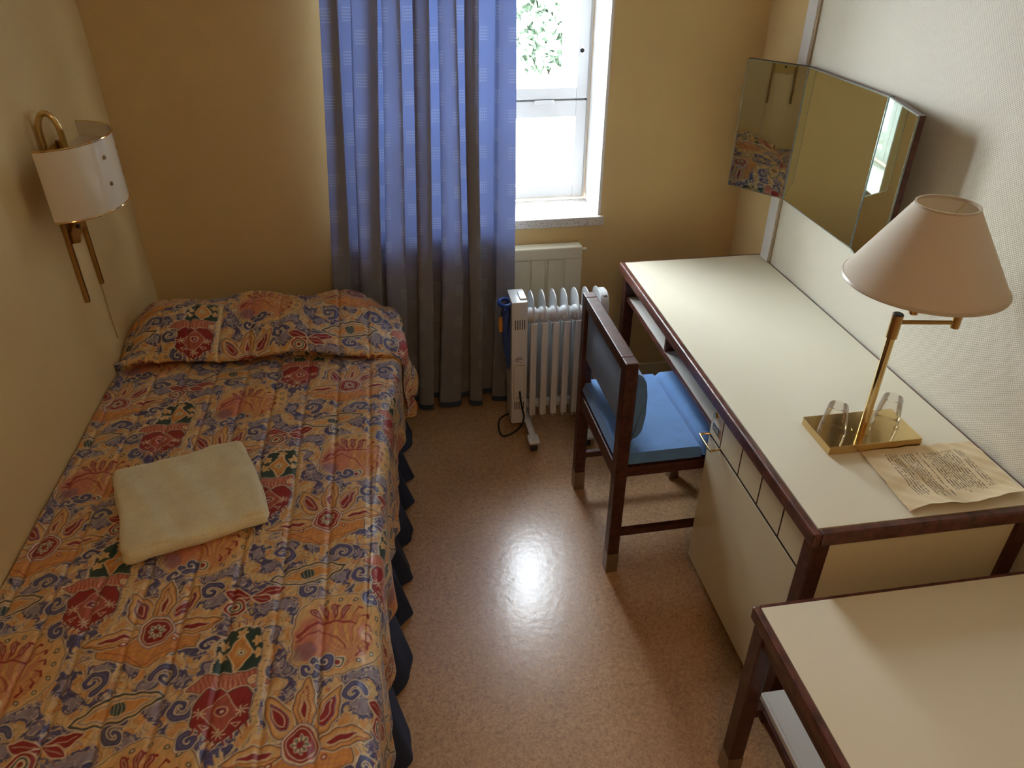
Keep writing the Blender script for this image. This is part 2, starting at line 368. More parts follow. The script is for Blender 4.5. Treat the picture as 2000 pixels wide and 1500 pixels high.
# outside
struct('ground', B(-30, 40, YB + .45, 60, -1.9, -1.8), M['ground'])
def tree(x, y, h, lab):
    t = empty('tree', (x, y, -1.8), label=lab, cat='tree', group='trees beyond the window')
    obj('trunk', lathe(bmesh.new(), [(.0, 0), (.16, 0), (.11, h * .3), (.06, h * .7), (0, h * .75)], n=12), M['bark'], t, smooth=True)
    rnd = np.random.RandomState(int(x * 10) % 97); n = 16000
    cl = rnd.normal(size=(40, 3)); cl /= np.linalg.norm(cl, axis=1)[:, None]; cl *= rnd.uniform(.3, 1, (40, 1))
    c0 = cl[rnd.randint(0, 40, n)] * [1.25, .7, h * .42] + rnd.normal(size=(n, 3)) * .24 + [0, 0, h * .5]
    d1 = rnd.normal(size=(n, 3)); d1 /= np.linalg.norm(d1, axis=1)[:, None]; d2 = np.cross(d1, rnd.normal(size=(n, 3))); d2 /= np.linalg.norm(d2, axis=1)[:, None]
    q = np.stack([c0 - d1 * .19, c0 - d2 * .12, c0 + d1 * .19, c0 + d2 * .12], 1).reshape(-1, 3)
    me = bpy.data.meshes.new('crown'); me.from_pydata(q.tolist(), [], np.arange(4 * n).reshape(-1, 4).tolist())
    link('crown', me, M['leaf'], t)
for x, y, h, lab in ((-2.2, 19.5, 5.2, 'leftmost pale tree beyond the window, mostly behind the curtain'), (1.3, 22.5, 5.8, 'pale leafy tree beyond the window next to the curtain edge, set further back'),
                     (4.2, 19.5, 6.4, 'pale leafy tree filling the upper window pane beside the window handle'), (8.0, 22.5, 5.6, 'rightmost pale tree beyond the window, hidden by the window reveal')):
    tree(x, y, h, lab)

# ------------------------------------------------------------------ bed
bed = empty('bed', (-.55, 1.7, 0), label='single bed along the left wall under a patterned bedspread', cat='bed')
def bp_(*a, **k): return box(bmesh.new(), a[0] + .55, a[1] + .55, a[2] - 1.7, a[3] - 1.7, a[4], a[5], **k)
BY0, BY1 = 0.18, 2.84
obj('mattress', bp_(-.985, -.155, BY0 + .1, BY1 - .02, .32, .545, bev=.03), M['mattress'], bed)
obj('bed_base', bp_(-.98, -.155, BY0 + .1, BY1 - .02, .14, .32, bev=.01), M['wood'], bed)
for x in (-.95, -.2):
    for y in (BY0 + .15, BY1 - .1): obj('leg', bp_(x, x + .05, y, y + .05, 0, .14), M['wood'], bed)

# --- fabric pattern painted on one half-drop repeat (1 mm cells)
LX, LY = .352, .645; HDp = .3225
TS = 1000.0; TW, TH = 352, 645
gu, gv = np.meshgrid((np.arange(TW) + .5) / TS, (np.arange(TH) + .5) / TS, indexing='ij')
def hx(h): return np.array(srgb(h))
CRE, ORA, SAL, RED, BLU, LIL, GRN, PAL, DRK = map(hx, ('dcbf8c', 'd69a58', 'c97f68', '932a30', '505280', '7d7a9e', '34504e', 'e2d2b6', '453840'))
rs = np.random.RandomState(3)
def pnoise(lo, hi, n, seed):
    rs_ = np.random.RandomState(seed); out = np.zeros_like(gu); cand = []
    for m_ in range(-24, 25):
        for n_ in range(-24, 25):
            # s,t lattice coordinates: point = s*(LX,HD) + t*(0,LY)
            kx = (m_ - n_ * HDp / LY) / LX; ky = n_ / LY; k = math.hypot(kx, ky)
            if k > 0 and lo <= 1 / k <= hi: cand.append((m_, n_))
    for i in rs_.choice(len(cand), min(n, len(cand)), replace=False):
        m_, n_ = cand[i]; s_ = gu / LX; t_ = (gv - s_ * HDp) / LY
        out += np.cos(2 * PI * (m_ * s_ + n_ * t_) + rs_.uniform(0, 6.28))
    return out / math.sqrt(min(n, len(cand)) / 2)
nA = pnoise(.055, .10, 14, 1); nB = pnoise(.05, .1, 14, 2); nC = pnoise(.02, .04, 20, 5); nD = pnoise(.008, .016, 30, 6); nE = pnoise(.03, .07, 16, 9)
T = np.empty((TW, TH, 3)); T[:] = CRE
def blend(mask, col, a=1.0):
    m_ = np.clip(mask, 0, 1)[..., None] * a; T[:] = T * (1 - m_) + col * m_
def sm(d, w=.0012): return np.clip(.5 - d / w, 0, 1)
blend(sm(-(nC * .4 + nE) + .5, .5), ORA, .75)
fld = nA + .45 * np.sin(3.2 * nB + 1.5 * nC)
blend(sm(-.12 - fld, .06), PAL); blend(sm(.04 - fld, .06), BLU); blend(sm(np.abs(fld + .14) - .05, .05), DRK, .6); blend(sm(np.abs(fld - .5) - .06, .06), LIL, .8)
blend(sm(1.05 - fld, .08), PAL); blend(sm(1.2 - fld, .08), LIL, .8)
f2 = nB + .5 * np.sin(3 * nA)
blend(sm(np.abs(f2 + .5) - .09, .06), LIL, .85); blend(sm(np.abs(f2 + .35) - .05, .05), PAL, .9)
blend(sm(np.abs(nE - .7) - .07, .06), RED, .55); blend(sm(np.abs(f2 - 1.1) - .08, .06), DRK, .5)
F0 = (-.235, .899)
def inst(cx, cy, R):
    """yield translated local coordinates (x,y) in metres about the motif centre for every repeat touching the tile"""
    for m_ in range(-2, 3):
        for n_ in range(-3, 4):
            ox = F0[0] + cx + m_ * LX; oy = F0[1] + cy + m_ * HDp + n_ * LY
            # bring to tile frame: tile covers u in 0..LX, v 0..LY
            if ox < -R or ox > LX + R or oy < -R or oy > LY + R: continue
            i0, i1 = max(0, int((ox - R) * TS)), min(TW, int((ox + R) * TS) + 1); j0, j1 = max(0, int((oy - R) * TS)), min(TH, int((oy + R) * TS) + 1)
            if i1 <= i0 or j1 <= j0: continue
            yield (slice(i0, i1), slice(j0, j1)), gu[i0:i1, j0:j1] - ox, gv[i0:i1, j0:j1] - oy
F0 = (F0[0] + LX, F0[1] + HDp)          # first repeat inside the tile frame
def put(sl, m_, col, a=1.0):
    m_ = np.clip(m_, 0, 1)[..., None] * a; T[sl] = T[sl] * (1 - m_) + col * m_
def sd_poly(x, y, P):
    P = np.array(P); d = np.full(x.shape, 1e9); s_ = np.ones(x.shape)
    for i in range(len(P)):
        a = P[i]; b2 = P[i - 1]; e = b2 - a; wx, wy = x - a[0], y - a[1]
        h = np.clip((wx * e[0] + wy * e[1]) / (e @ e + 1e-12), 0, 1); d = np.minimum(d, (wx - e[0] * h) ** 2 + (wy - e[1] * h) ** 2)
        c1 = y >= a[1]; c2 = y < b2[1]; c3 = e[0] * wy > e[1] * wx
        s_ = np.where((c1 & c2 & c3) | (~c1 & ~c2 & ~c3), -s_, s_)
    return s_ * np.sqrt(d)
def sd_line(x, y, P, r0=.002, r1=None):
    r1 = r0 if r1 is None else r1; d = np.full(x.shape, 1e9); n = len(P) - 1
    for i in range(n):
        a = np.array(P[i]); e = np.array(P[i + 1]) - a; h = np.clip(((x - a[0]) * e[0] + (y - a[1]) * e[1]) / (e @ e + 1e-12), 0, 1)
        rr = r0 + (r1 - r0) * (i + h) / n
        d = np.minimum(d, np.hypot(x - a[0] - e[0] * h, y - a[1] - e[1] * h) - rr)
    return d
def petal(bx, by, tx, ty, w_, n=14, sk=.4):
    dx, dy = tx - bx, ty - by; Ln = math.hypot(dx, dy); nx, ny = -dy / Ln, dx / Ln; A = []; Bq = []
    for i in range(n + 1):
        t_ = i / n; ww = w_ * (math.sin(PI * t_ ** (math.log(.5) / math.log(sk)))) ** .8 if 0 < t_ < 1 else 0
        A.append((bx + dx * t_ + nx * ww, by + dy * t_ + ny * ww)); Bq.append((bx + dx * t_ - nx * ww, by + dy * t_ - ny * ww))
    return A + Bq[::-1][1:-1]
def shape(sl, x, y, d, fill, line=DRK, pale=PAL, lw=.0012, pw=.0035):
    put(sl, sm(d - pw), pale); put(sl, sm(d), fill); put(sl, sm(np.abs(d) - lw), line, .85)
def spiral(cx, cy, R_, turns=1.6, a0=0, s_=1):
    return [(cx + s_ * R_ * (1 - t_) * math.cos(a0 + t_ * turns * 2 * PI), cy + R_ * (1 - t_) * math.sin(a0 + t_ * turns * 2 * PI)) for t_ in np.linspace(0, .95, 34)]
def ringset(sl, x, y, cx, cy, r_, cols):
    d = np.hypot(x - cx, y - cy) - r_
    for k, (dr_, c_) in enumerate(cols): put(sl, sm(d + dr_), c_)
# big shells
for sl, x, y in inst(.055, .265, .16):
    th = np.arctan2(y, x); rr = np.hypot(x, y * 1.0); d = rr - .115
    d = np.maximum(d, -(x + .098) * .8)
    shape(sl, x, y, d, CRE)
    put(sl, sm(d + .006, .02), ORA, .45)
    inner = np.maximum(np.hypot(x + .005, y + .02) - .082, -.2)
    st = np.sin(26 * np.arctan2(y + .07, x - .03) + 6 * rr / .1)
    put(sl, sm(inner, .006), ORA, .55); put(sl, sm(inner, .006) * sm(st * .5 + .1, .5), SAL, .7)
    put(sl, sm(inner, .004) * sm(np.abs(st) - .14, .15), RED, .75)
    put(sl, sm(np.hypot(x + .055, (y + .01) * .7) - .042, .012), SAL, .8); put(sl, sm(np.hypot(x + .07, y + .05) - .025, .01), BLU, .5)
    for a in np.linspace(-1.0, 1.9, 9):
        cx, cy = .098 * math.cos(a), .098 * math.sin(a)
        d2 = np.hypot(x - cx, y - cy) - .0058; put(sl, sm(d2), GRN); put(sl, sm(d2 + .0028), PAL)
        px, py = .078 * math.cos(a + .16), .078 * math.sin(a + .16)
        hk = [(px - .016 * math.cos(a), py - .016 * math.sin(a)), (px, py), (px + .006 * math.cos(a - 1.4), py + .012 * math.sin(a - 1.2))]
        put(sl, sm(sd_line(x, y, hk, .0012, .0034)), RED)
    for k, (a, l_) in enumerate(((2.3, .07), (1.95, .085), (1.6, .08), (1.25, .07))):
        bx, by = -.03 + .01 * k, .03; d2 = sd_poly(x, y, petal(bx, by, bx + l_ * math.cos(a) * .8, by + l_ * math.sin(a) * .75, .008, sk=.7))
        put(sl, sm(d2), RED); put(sl, sm(d2 + .004), PAL, .8); put(sl, sm(d2 + .0055), RED)
    put(sl, sm(sd_line(x, y, [(-.085, -.005), (-.05, .03), (.0, .035), (.04, .02)], .005, .002)), RED, .9)
    put(sl, sm(sd_line(x, y, [(-.09, -.02), (-.04, .01), (.0, -.01), (.02, -.05)], .003, .002)), RED, .7)
    ringset(sl, x, y, .008, -.082, .017, ((-.003, ORA), (0, PAL), (.003, GRN), (.006, PAL), (.010, RED)))
# purple leaf scrolls near the shells
for dx, dy, R_, a0, s_ in ((.10, .10, .026, .3, 1), (.0, .168, .024, 2.0, -1), (.035, .19, .02, 4, 1), (-.02, .40, .03, 1, 1), (.10, .44, .03, 3, -1), (-.10, .53, .03, 5, 1), (.05, .52, .028, 0, -1), (.13, .36, .02, 2, 1), (-.07, .46, .022, 3.4, 1)):
    for sl, x, y in inst(dx, dy, .05):
        d = sd_line(x, y, spiral(0, 0, R_, 1.35, a0, s_), .0078, .003)
        put(sl, sm(d - .0038), DRK, .8); put(sl, sm(d - .0026), PAL); put(sl, sm(d), BLU); put(sl, sm(d + .0045), LIL, .5)
# marbled green eye leaf
for sl, x, y in inst(-.03, .455, .11):
    d = sd_poly(x, y, petal(-.09, -.02, .09, .02, .032, sk=.5)); shape(sl, x, y, d, GRN)
    put(sl, sm(d + .004), CRE); put(sl, sm(d + .010), LIL, .8); put(sl, sm(d + .013), CRE); put(sl, sm(d + .017), ORA); d3 = np.hypot(x, y) - .016; put(sl, sm(d3), GRN); put(sl, sm(np.abs(np.sin(x * 420 + y * 160)) - .25, .3) * sm(d3), PAL, .8)
# flowers
for sl, x, y in inst(0, 0, .19):
    lip = [(-.115, -.02), (-.06, .012), (.06, .012), (.10, -.02), (.10, -.05), (.055, -.062), (.02, -.085), (-.005, -.098), (-.03, -.085), (-.07, -.07), (-.11, -.055)]
    d = sd_poly(x, y, lip); shape(sl, x, y, d, ORA)
    put(sl, sm(d + .004) * sm(np.abs(np.sin((y + .35 * x * x / .1) * 260 + 3 * np.sin(x * 40))) - .35, .4), SAL, .65)
    put(sl, sm(sd_line(x, y, [(-.095, -.045), (-.05, -.06), (-.01, -.092), (.02, -.065), (.08, -.05)], .001)), RED, .8)
    for (bx, by, tx, ty, w_, kind) in ((-.03, -.005, -.155, -.022, .022, 1), (.03, 0, .142, .012, .022, 1), (-.026, .02, -.078, .118, .026, 2), (.026, .02, .072, .122, .023, 2), (0, .03, .002, .15, .0225, 3)):
        d = sd_poly(x, y, petal(bx, by, tx, ty, w_)); shape(sl, x, y, d, ORA, lw=.0014, pw=.004)
        put(sl, sm(d + .005, .004), CRE, .7)
        mxp = ((bx + tx) / 2, (by + ty) / 2)
        if kind == 1:
            d2 = sd_poly(x, y, petal(bx + (tx - bx) * .18, by + (ty - by) * .18, bx + (tx - bx) * .75, by + (ty - by) * .75, .0065)); put(sl, sm(d2 - .002), PAL); put(sl, sm(d2), RED)
            put(sl, sm(sd_line(x, y, [(bx, by - .01), (mxp[0], mxp[1] - .013), (tx * .93, ty - .004)], .0012)), RED, .8)
        elif kind == 2:
            q = petal(bx + (tx - bx) * .15, by + (ty - by) * .15, bx + (tx - bx) * .82, by + (ty - by) * .82, .015); d2 = sd_poly(x, y, q)
            put(sl, sm(d2), LIL); put(sl, sm(d2 + .002 + .0015 * np.sin(y * 900)), RED); d3 = sd_poly(x, y, petal(bx + (tx - bx) * .2 - .003, by + (ty - by) * .25, bx + (tx - bx) * .72 - .003, by + (ty - by) * .72, .008)); put(sl, sm(np.abs(d3) - .001), PAL)
        else:
            d2 = sd_poly(x, y, petal(0, .04, 0, .125, .012)); put(sl, sm(np.abs(d2 + .0015 * np.sin(y * 800)) - .0012), RED); d3 = sd_poly(x, y, petal(0, .055, 0, .098, .005)); put(sl, sm(d3 - .002), PAL); put(sl, sm(d3), RED)
            put(sl, sm(sd_line(x, y, [(0, .04), (0, .135)], .0006)), RED, .7)
    yy = y * .87
    ringset(sl, x, yy, 0, 0, .033, ((-.006, LIL), (-.004, PAL), (0, RED), (.004, PAL), (.006, RED)))
    th = np.arctan2(yy, x); d = np.hypot(x, yy) - (.0165 + .0025 * np.cos(8 * th)); put(sl, sm(d), PAL); put(sl, sm(d + .002) * (np.cos(8 * th) > -.2), GRN, .75); d = np.hypot(x, yy) - .0065; put(sl, sm(d), RED)
    for cx, cy in ((-.062, -.032), (.045, -.028)):
        d = np.hypot(x - cx, y - cy) - .0065; put(sl, sm(d), RED); put(sl, sm(d + .003), PAL)
    d = sd_line(x, y, spiral(.125, -.055, .022, 1.0, .5, 1), .006, .003); put(sl, sm(d - .0025), PAL); put(sl, sm(d), BLU)
# dark cameo over the shield
for sl, x, y in inst(-.155, .243, .10):
    d = sd_poly(x, y, [(-.052, -.062), (.052, -.062), (.052, .02), (.035, .052), (0, .066), (-.035, .052), (-.052, .02)])
    shape(sl, x, y, d, GRN, line=BLU, pw=.005)
    put(sl, sm(np.abs(d + .0) - .0018) * (np.sin(y * 900) > 0), PAL)
    for cx, cy in ((0, .047), (-.037, .02), (.037, .02), (-.04, -.012), (.04, -.012)):
        th = np.arctan2(y - cy, x - cx); d2 = np.hypot(x - cx, y - cy) - (.0115 + .003 * np.cos(5 * th + cx * 90)); put(sl, sm(d2 - .0015), DRK, .6); put(sl, sm(d2), CRE); put(sl, sm(d2 + .006), ORA, .6)
    d2 = np.abs(x) / .026 + np.abs(y + .005) / .046 - 1; put(sl, sm(d2 - .12, .06), PAL); put(sl, sm(d2, .06), ORA); put(sl, sm(np.abs(d2 + .22) - .03, .06), RED, .5)
    ringset(sl, x, y, 0, -.003, .011, ((-.001, CRE), (.002, DRK), (.003, PAL), (.008, GRN)))
    for k in range(9):
        a = PI * (.12 + .76 * k / 8); put(sl, sm(sd_line(x, y, [(.05 * math.cos(a), .02 + .05 * math.sin(a)), (.064 * math.cos(a), .02 + .064 * math.sin(a))], .0016, .0008)), RED)
# red shields
for sl, x, y in inst(-.168, .098, .12):
    band = [(-.085, .058), (-.05, .09), (.055, .09), (.088, .062), (.055, .045), (-.055, .045)]
    d = sd_poly(x, y, band); shape(sl, x, y, d, SAL)
    put(sl, sm(d + .002) * sm(np.abs(np.sin(x * 330 + y * 90)) - .4, .4), RED, .8); put(sl, sm(d + .002) * sm(np.abs(np.sin(x * 330 + 1.1)) - .16, .2) * (np.abs(x) < .03), PAL, .9)
    ringset(sl, x, y, .052, .066, .0105, ((-.001, DRK), (0, PAL), (.004, ORA), (.007, PAL)))
    d = sd_poly(x, y, [(-.057, -.03), (-.057, .03), (-.04, .052), (-.014, .052), (0, .04), (.014, .052), (.04, .052), (.057, .03), (.057, -.03), (0, -.072)])
    shape(sl, x, y, d, RED, line=DRK)
    d2 = np.abs(x) / .04 + np.abs(y + .004) / .044 - 1; put(sl, sm(np.abs(d2) - .035, .05), PAL); put(sl, sm(d2 + .07, .05), SAL, .45)
    d2 = np.hypot(x, (y) * 1.15) - .013; put(sl, sm(np.abs(d2) - .0012), PAL); put(sl, sm(d2 + .004), hx('7a2a4a')); put(sl, sm(np.hypot(x - .002, y) - .0035), PAL)
    for cx, cy in ((-.042, -.004), (.042, -.004), (0, -.05)):
        for a in np.linspace(0, 2 * PI, 8)[:-1]: put(sl, sm(sd_line(x, y, [(cx + .003 * math.cos(a), cy + .003 * math.sin(a)), (cx + .014 * math.cos(a), cy + .012 * math.sin(a))], .0012)), PAL)
    for cx in (-.032, .032):
        d2 = sd_poly(x, y, [(cx - .009, -.030), (cx + .009, -.030), (cx, -.040)]); put(sl, sm(np.abs(d2) - .0009), PAL)
    for k in range(9):
        t_ = (k + .5) / 9; px = -.057 + .114 * t_; py = -.03 - .042 * (1 - abs(px) / .057); sgn = 1 if px > 0 else -1
        put(sl, sm(sd_line(x, y, [(px, py - .002), (px + sgn * .006, py - .014)], .0022, .0008)), RED); put(sl, sm(sd_line(x, y, [(px + .004, py - .002), (px + sgn * .006 + .004, py - .014)], .0012, .0005)), PAL)
# red butterflies
for sl, x, y in inst(-.155, .392, .10):
    for tx, ty, w_ in ((-.065, .018, .014), (.075, .022, .013), (-.05, -.03, .012), (.05, -.018, .011)):
        d = sd_poly(x, y, petal(0, 0, tx, ty, w_, sk=.55)); put(sl, sm(d - .003), PAL); put(sl, sm(d), RED); put(sl, sm(sd_line(x, y, [(tx * .2, ty * .2), (tx * .85, ty * .85)], .0008)), PAL, .8)
    ringset(sl, x, y, -.03, -.028, .024, ((-.003, PAL), (0, RED), (.006, PAL), (.009, GRN), (.013, PAL), (.018, RED)))
# cream ticked band beside the shields
for sl, x, y in inst(-.100, .17, .13):
    d = np.maximum(np.abs(x) - .007, np.abs(y) - .115); put(sl, sm(d - .002), PAL); put(sl, sm(d), CRE)
    put(sl, sm(d + .001) * sm(np.abs(np.sin(y * 260)) - .3, .3) * (np.sin(x * 300 + y * 180) > 0), DRK, .7); put(sl, sm(np.abs(x + .008) - .001) * sm(np.abs(y) - .115), BLU, .9)
# brush-like irregularity of the dyes
T *= (1 + .10 * np.clip(nD, -1.5, 1.5) * .5 + .05 * np.clip(nC, -1.5, 1.5))[..., None]
T = np.clip(T, 0, 1)
def fabric(X, Y):
    # small hand-drawn wobble
    X2 = X + .0022 * np.sin(Y * 71) + .0015 * np.sin(Y * 173 + X * 90); Y2 = Y + .0025 * np.sin(X * 63 + 1) + .0015 * np.sin(X * 190 + Y * 60)
    k = np.floor(X2 / LX); uu = X2 - k * LX; vv = np.mod(Y2 - k * HDp, LY)
    fu_ = uu * TS - .5; fv_ = vv * TS - .5; i0 = np.floor(fu_).astype(int); j0 = np.floor(fv_).astype(int)
    a = (fu_ - i0)[..., None]; b2 = (fv_ - j0)[..., None]
    g = lambda i, j: T[np.clip(i, 0, TW - 1), np.mod(j, TH)]
    return (g(i0, j0) * (1 - a) + g(i0 + 1, j0) * a) * (1 - b2) + (g(i0, j0 + 1) * (1 - a) + g(i0 + 1, j0 + 1) * a) * b2

# --- bedspread geometry
STEP = .0019
lip = [(0.20, .575), (2.36, .575), (2.425, .572), (2.452, .566), (2.445, .585), (2.405, .592), (2.392, .604), (2.405, .622), (2.45, .648), (2.53, .682), (2.62, .703), (2.71, .697), (2.77, .655), (2.805, .59), (2.825, .53), (2.832, .47)]
P = np.array(lip); seg = np.hypot(*np.diff(P, axis=0).T); sl_ = np.concatenate([[0], np.cumsum(seg)])
nv = int(sl_[-1] / STEP); sv = np.linspace(0, sl_[-1], nv)
yv = np.interp(sv, sl_, P[:, 0]); zv = np.interp(sv, sl_, P[:, 1])
ker = np.hanning(23); ker /= ker.sum()
def smooth1(a): return np.convolve(np.pad(a, 11, mode='edge'), ker, 'valid')
y_s, z_s = smooth1(yv), smooth1(zv); y_s[0] = yv[0]
flatw = np.clip((y_s - 2.30) / .12, 0, 1); flatw[sv > sl_[2]] = 1
# cross profile: u runs from the wall to the hem
XE = lambda Y: np.interp(Y, [.2, 1.03, 1.16, 1.4, 1.58, 1.8, 2.06, 2.27, 2.45, 2.6, 2.8, 3.0], [-.122, -.112, -.108, -.098, -.09, -.078, -.058, -.035, -.005, .0, -.045, -.075])
topw = .995 - .135; edge_r = .05; side = .235
ulen = .03 + topw + edge_r * PI / 2 + side; nu = int(ulen / STEP); su = np.linspace(0, ulen, nu)
SU, SV = np.meshgrid(su, sv, indexing='ij'); YS = np.broadcast_to(y_s, SU.shape).copy(); ZS = np.broadcast_to(z_s, SU.shape).copy(); FW = np.broadcast_to(flatw, SU.shape)
XS = np.zeros_like(SU); DZ = np.zeros_like(SU); xe = XE(YS)
t0 = .03; t1 = t0 + topw; t2 = t1 + edge_r * PI / 2
xtop = -.995 + (SU - t0) * ((xe - edge_r + .995) / topw)
a_ = np.clip((SU - t1) / edge_r, 0, PI / 2)
XS = np.where(SU < t0, -.995, np.where(SU < t1, xtop, xe - edge_r + edge_r * np.sin(a_)))
DZ = np.where(SU < t0, -(t0 - SU), np.where(SU < t1, 0, -edge_r * (1 - np.cos(a_)) - np.clip(SU - t2, 0, None)))
# soft crown on top, falling to the wall and pillow ends
across = np.clip((SU - t0) / topw, 0, 1)
ZS += .012 * np.sin(PI * across) * (1 - FW * .3)
plw = np.clip((YS - 2.39) / .05, 0, 1) * (sv[None, :] > sl_[3])
ZS -= plw * (.075 * np.clip((across - .80) / .20, 0, 1) ** 2 + .06 * np.clip((.12 - across) / .12, 0, 1) ** 2)
# crease wanders across the bed
wander = .018 * np.sin(across * 6.0 + .6) + .012 * np.sin(across * 13) - .03 * np.clip((across - .86) / .14, 0, 1) + .0 * across
band_ = np.clip((sv[None, :] - sl_[1]) / .1, 0, 1) * np.clip((2.62 - YS) / .18, 0, 1)
YS += wander * band_
ZS += .010 * np.sin(across * 9 + 2) * band_ * (sv[None, :] > sl_[4]) + .008 * np.sin(across * 17 + YS * 9) * plw
# quilting: stitched lines lengthwise with puckers
ql = (-.235 - XS) / .104; dq = np.abs(ql - np.round(ql)) * .104; on_top = (SU > t0) & (SU < t1 + .02)
ZS -= np.where(on_top, .0068 * np.exp(-(dq / .006) ** 2), 0)
rsb = np.random.RandomState(11); puck = np.zeros_like(SU)
for k in range(9):
    fx, fy, ph = rsb.uniform(-14, 14), rsb.uniform(20, 95), rsb.uniform(0, 6.28); puck += np.sin(fx * XS + fy * YS + ph + 1.2 * np.sin(XS * 30 + k))
ZS += np.where(SU > t0, .00085 * puck * (.35 + np.exp(-(dq / .022) ** 2)), 0)
slow = .004 * np.sin(XS * 9 + 1) * np.sin(YS * 5.3) + .003 * np.sin(XS * 17 + YS * 11)
ZS += slow * on_top
# side hang waves and puckers, scalloped hem; pillow corner droops outwards
sd = np.clip((SU - t1) / (ulen - t1), 0, 1)
XS += sd * (.010 * np.sin(YS * 21 + 2 * np.sin(YS * 5)) + .004 * np.sin(YS * 57)) + .0012 * puck * sd
drop = np.exp(-((YS - 2.45) / .10) ** 2) * (sv[None, :] > sl_[2])
XS += drop * sd * .022 + drop * sd * .012 * np.sin(sd * 9)
DZ = np.where(SU >= t1, DZ * (1 + .03 * np.sin(YS * 8)) * (1 - plw * (.42 - .12 * np.exp(-((YS - 2.43) / .03) ** 2))), DZ)
ZZ = ZS + DZ
YS = np.minimum(YS, 2.838)
co = np.stack([XS, YS, ZZ], -1)
me = grid_mesh('bedspread', co, nu, nv)
colr = fabric(-.995 + SU - t0 + .0, SV + .20)
ca = me.color_attributes.new('dye', 'FLOAT_COLOR', 'POINT')
ca.data.foreach_set('color', np.concatenate([colr, np.ones(colr.shape[:2] + (1,))], -1).reshape(-1).astype(np.float32))
ms = mat('printed_polished_cotton', 'ffffff', 0.36, spec=0.5)
N, L, b = nodes_of(ms); at = N.new('ShaderNodeAttribute'); at.attribute_name = 'dye'; L.new(at.outputs['Color'], b.inputs['Base Color'])
bs = link('bedspread', me, ms, label='quilted bedspread printed with orange, red and blue flowers and shells', cat='bedspread')
# valance under the bedspread
n = 900; yy = np.linspace(.2, 2.83, n); hh = np.linspace(0, 1, 24)
HHg, YYg = np.meshgrid(hh, yy, indexing='ij')
ph = YYg * 29 + 2.3 * np.sin(YYg * 3.1) + .6 * np.sin(YYg * 11)
tri = 2 * np.abs(np.sin(ph / 2)) ** .75 - 1
xb = np.interp(YYg, [.2, 1.2, 1.7, 2.2, 3.0], [-.128, -.105, -.085, -.055, -.02])
XX = -.142 + HHg ** .8 * (xb + .142) + tri * (.006 + .030 * HHg) + .004 * np.sin(ph * 2.3) * HHg
XX = np.minimum(XX, XE(YYg) + .03 * HHg + .022 * HHg * 1)
YY2 = YYg + .012 * np.cos(ph) * HHg
me = grid_mesh('bed_valance', np.stack([XX, YY2, .34 - HHg * (.33 - .006 * tri)], -1), 24, n)
val = link('bed_valance', me, M['navy'], label='gathered navy blue bed valance hanging to the floor below the bedspread', cat='bed skirt')

# ------------------------------------------------------------------ folded towel
tw = empty('folded_towel', (-.602, 1.652, .590), math.radians(18.5), label='folded cream bath towel lying on the patterned bedspread', cat='towel')
def towel_layer(lx, ly, z0, h, seed, nx=70, ny=70):
    """rounded soft slab"""
    rs2 = np.random.RandomState(seed); ph1, ph2 = rs2.uniform(0, 6, 2)
    a = np.linspace(-1, 1, nx); b2 = np.linspace(-1, 1, ny); A, B2 = np.meshgrid(a, b2, indexing='ij')
    def prof(t_): return np.sign(t_) * (1 - (1 - np.abs(t_)) ** 1.0)
    X_ = prof(A) * lx / 2; Y_ = prof(B2) * ly / 2
    ex = np.clip((np.abs(A) - .90) / .10, 0, 1); ey = np.clip((np.abs(B2) - .90) / .10, 0, 1)
    e = np.clip(np.hypot(ex, ey), 0, 1); up = np.sqrt(np.clip(1 - e ** 2, 0, 1))
    wob = .0028 * np.sin(9 * A + ph1 + 2 * B2) + .0022 * np.sin(7 * B2 + ph2 - 3 * A) + .0012 * np.sin(17 * A + 5 * B2)
    X_ += .004 * np.sin(B2 * 4 + ph1); Y_ += .004 * np.sin(A * 5 + ph2)
    cr = np.clip((np.abs(A) + np.abs(B2) - 1.86) / .14, 0, 1); X_ -= np.sign(A) * .008 * cr; Y_ -= np.sign(B2) * .008 * cr
    top = np.stack([X_, Y_, z0 + h / 2 + (h / 2 + wob) * up], -1); bot = np.stack([X_, Y_, z0 + h / 2 - h / 2 * up], -1)
    return top, bot
lay = [(.355, .366, 0, .022, 1), (.350, .361, .0185, .024, 5)]
for i, (lx, ly, z0, h, sd_) in enumerate(lay):
    tp, bt = towel_layer(lx, ly, z0, h, sd_)
    bm = bmesh.new(); me1 = grid_mesh('a', tp, 70, 70); me2 = grid_mesh('b', bt, 70, 70)
    bm.from_mesh(me1); bm.from_mesh(me2); bmesh.ops.remove_doubles(bm, verts=bm.verts, dist=.0004)
    obj('towel_fold', bm, M['towel'], tw, smooth='all')
# rolled fold joining the layers on the near side
bm = bmesh.new()
tube(bm, [(-.165 + .33 * t_, -.172 + .002 * math.sin(9 * t_), .021) for t_ in np.linspace(0, 1, 30)], [.0175 + .001 * math.sin(k) for k in range(30)], 16)
obj('towel_fold', bm, M['towel'], tw, smooth='all')

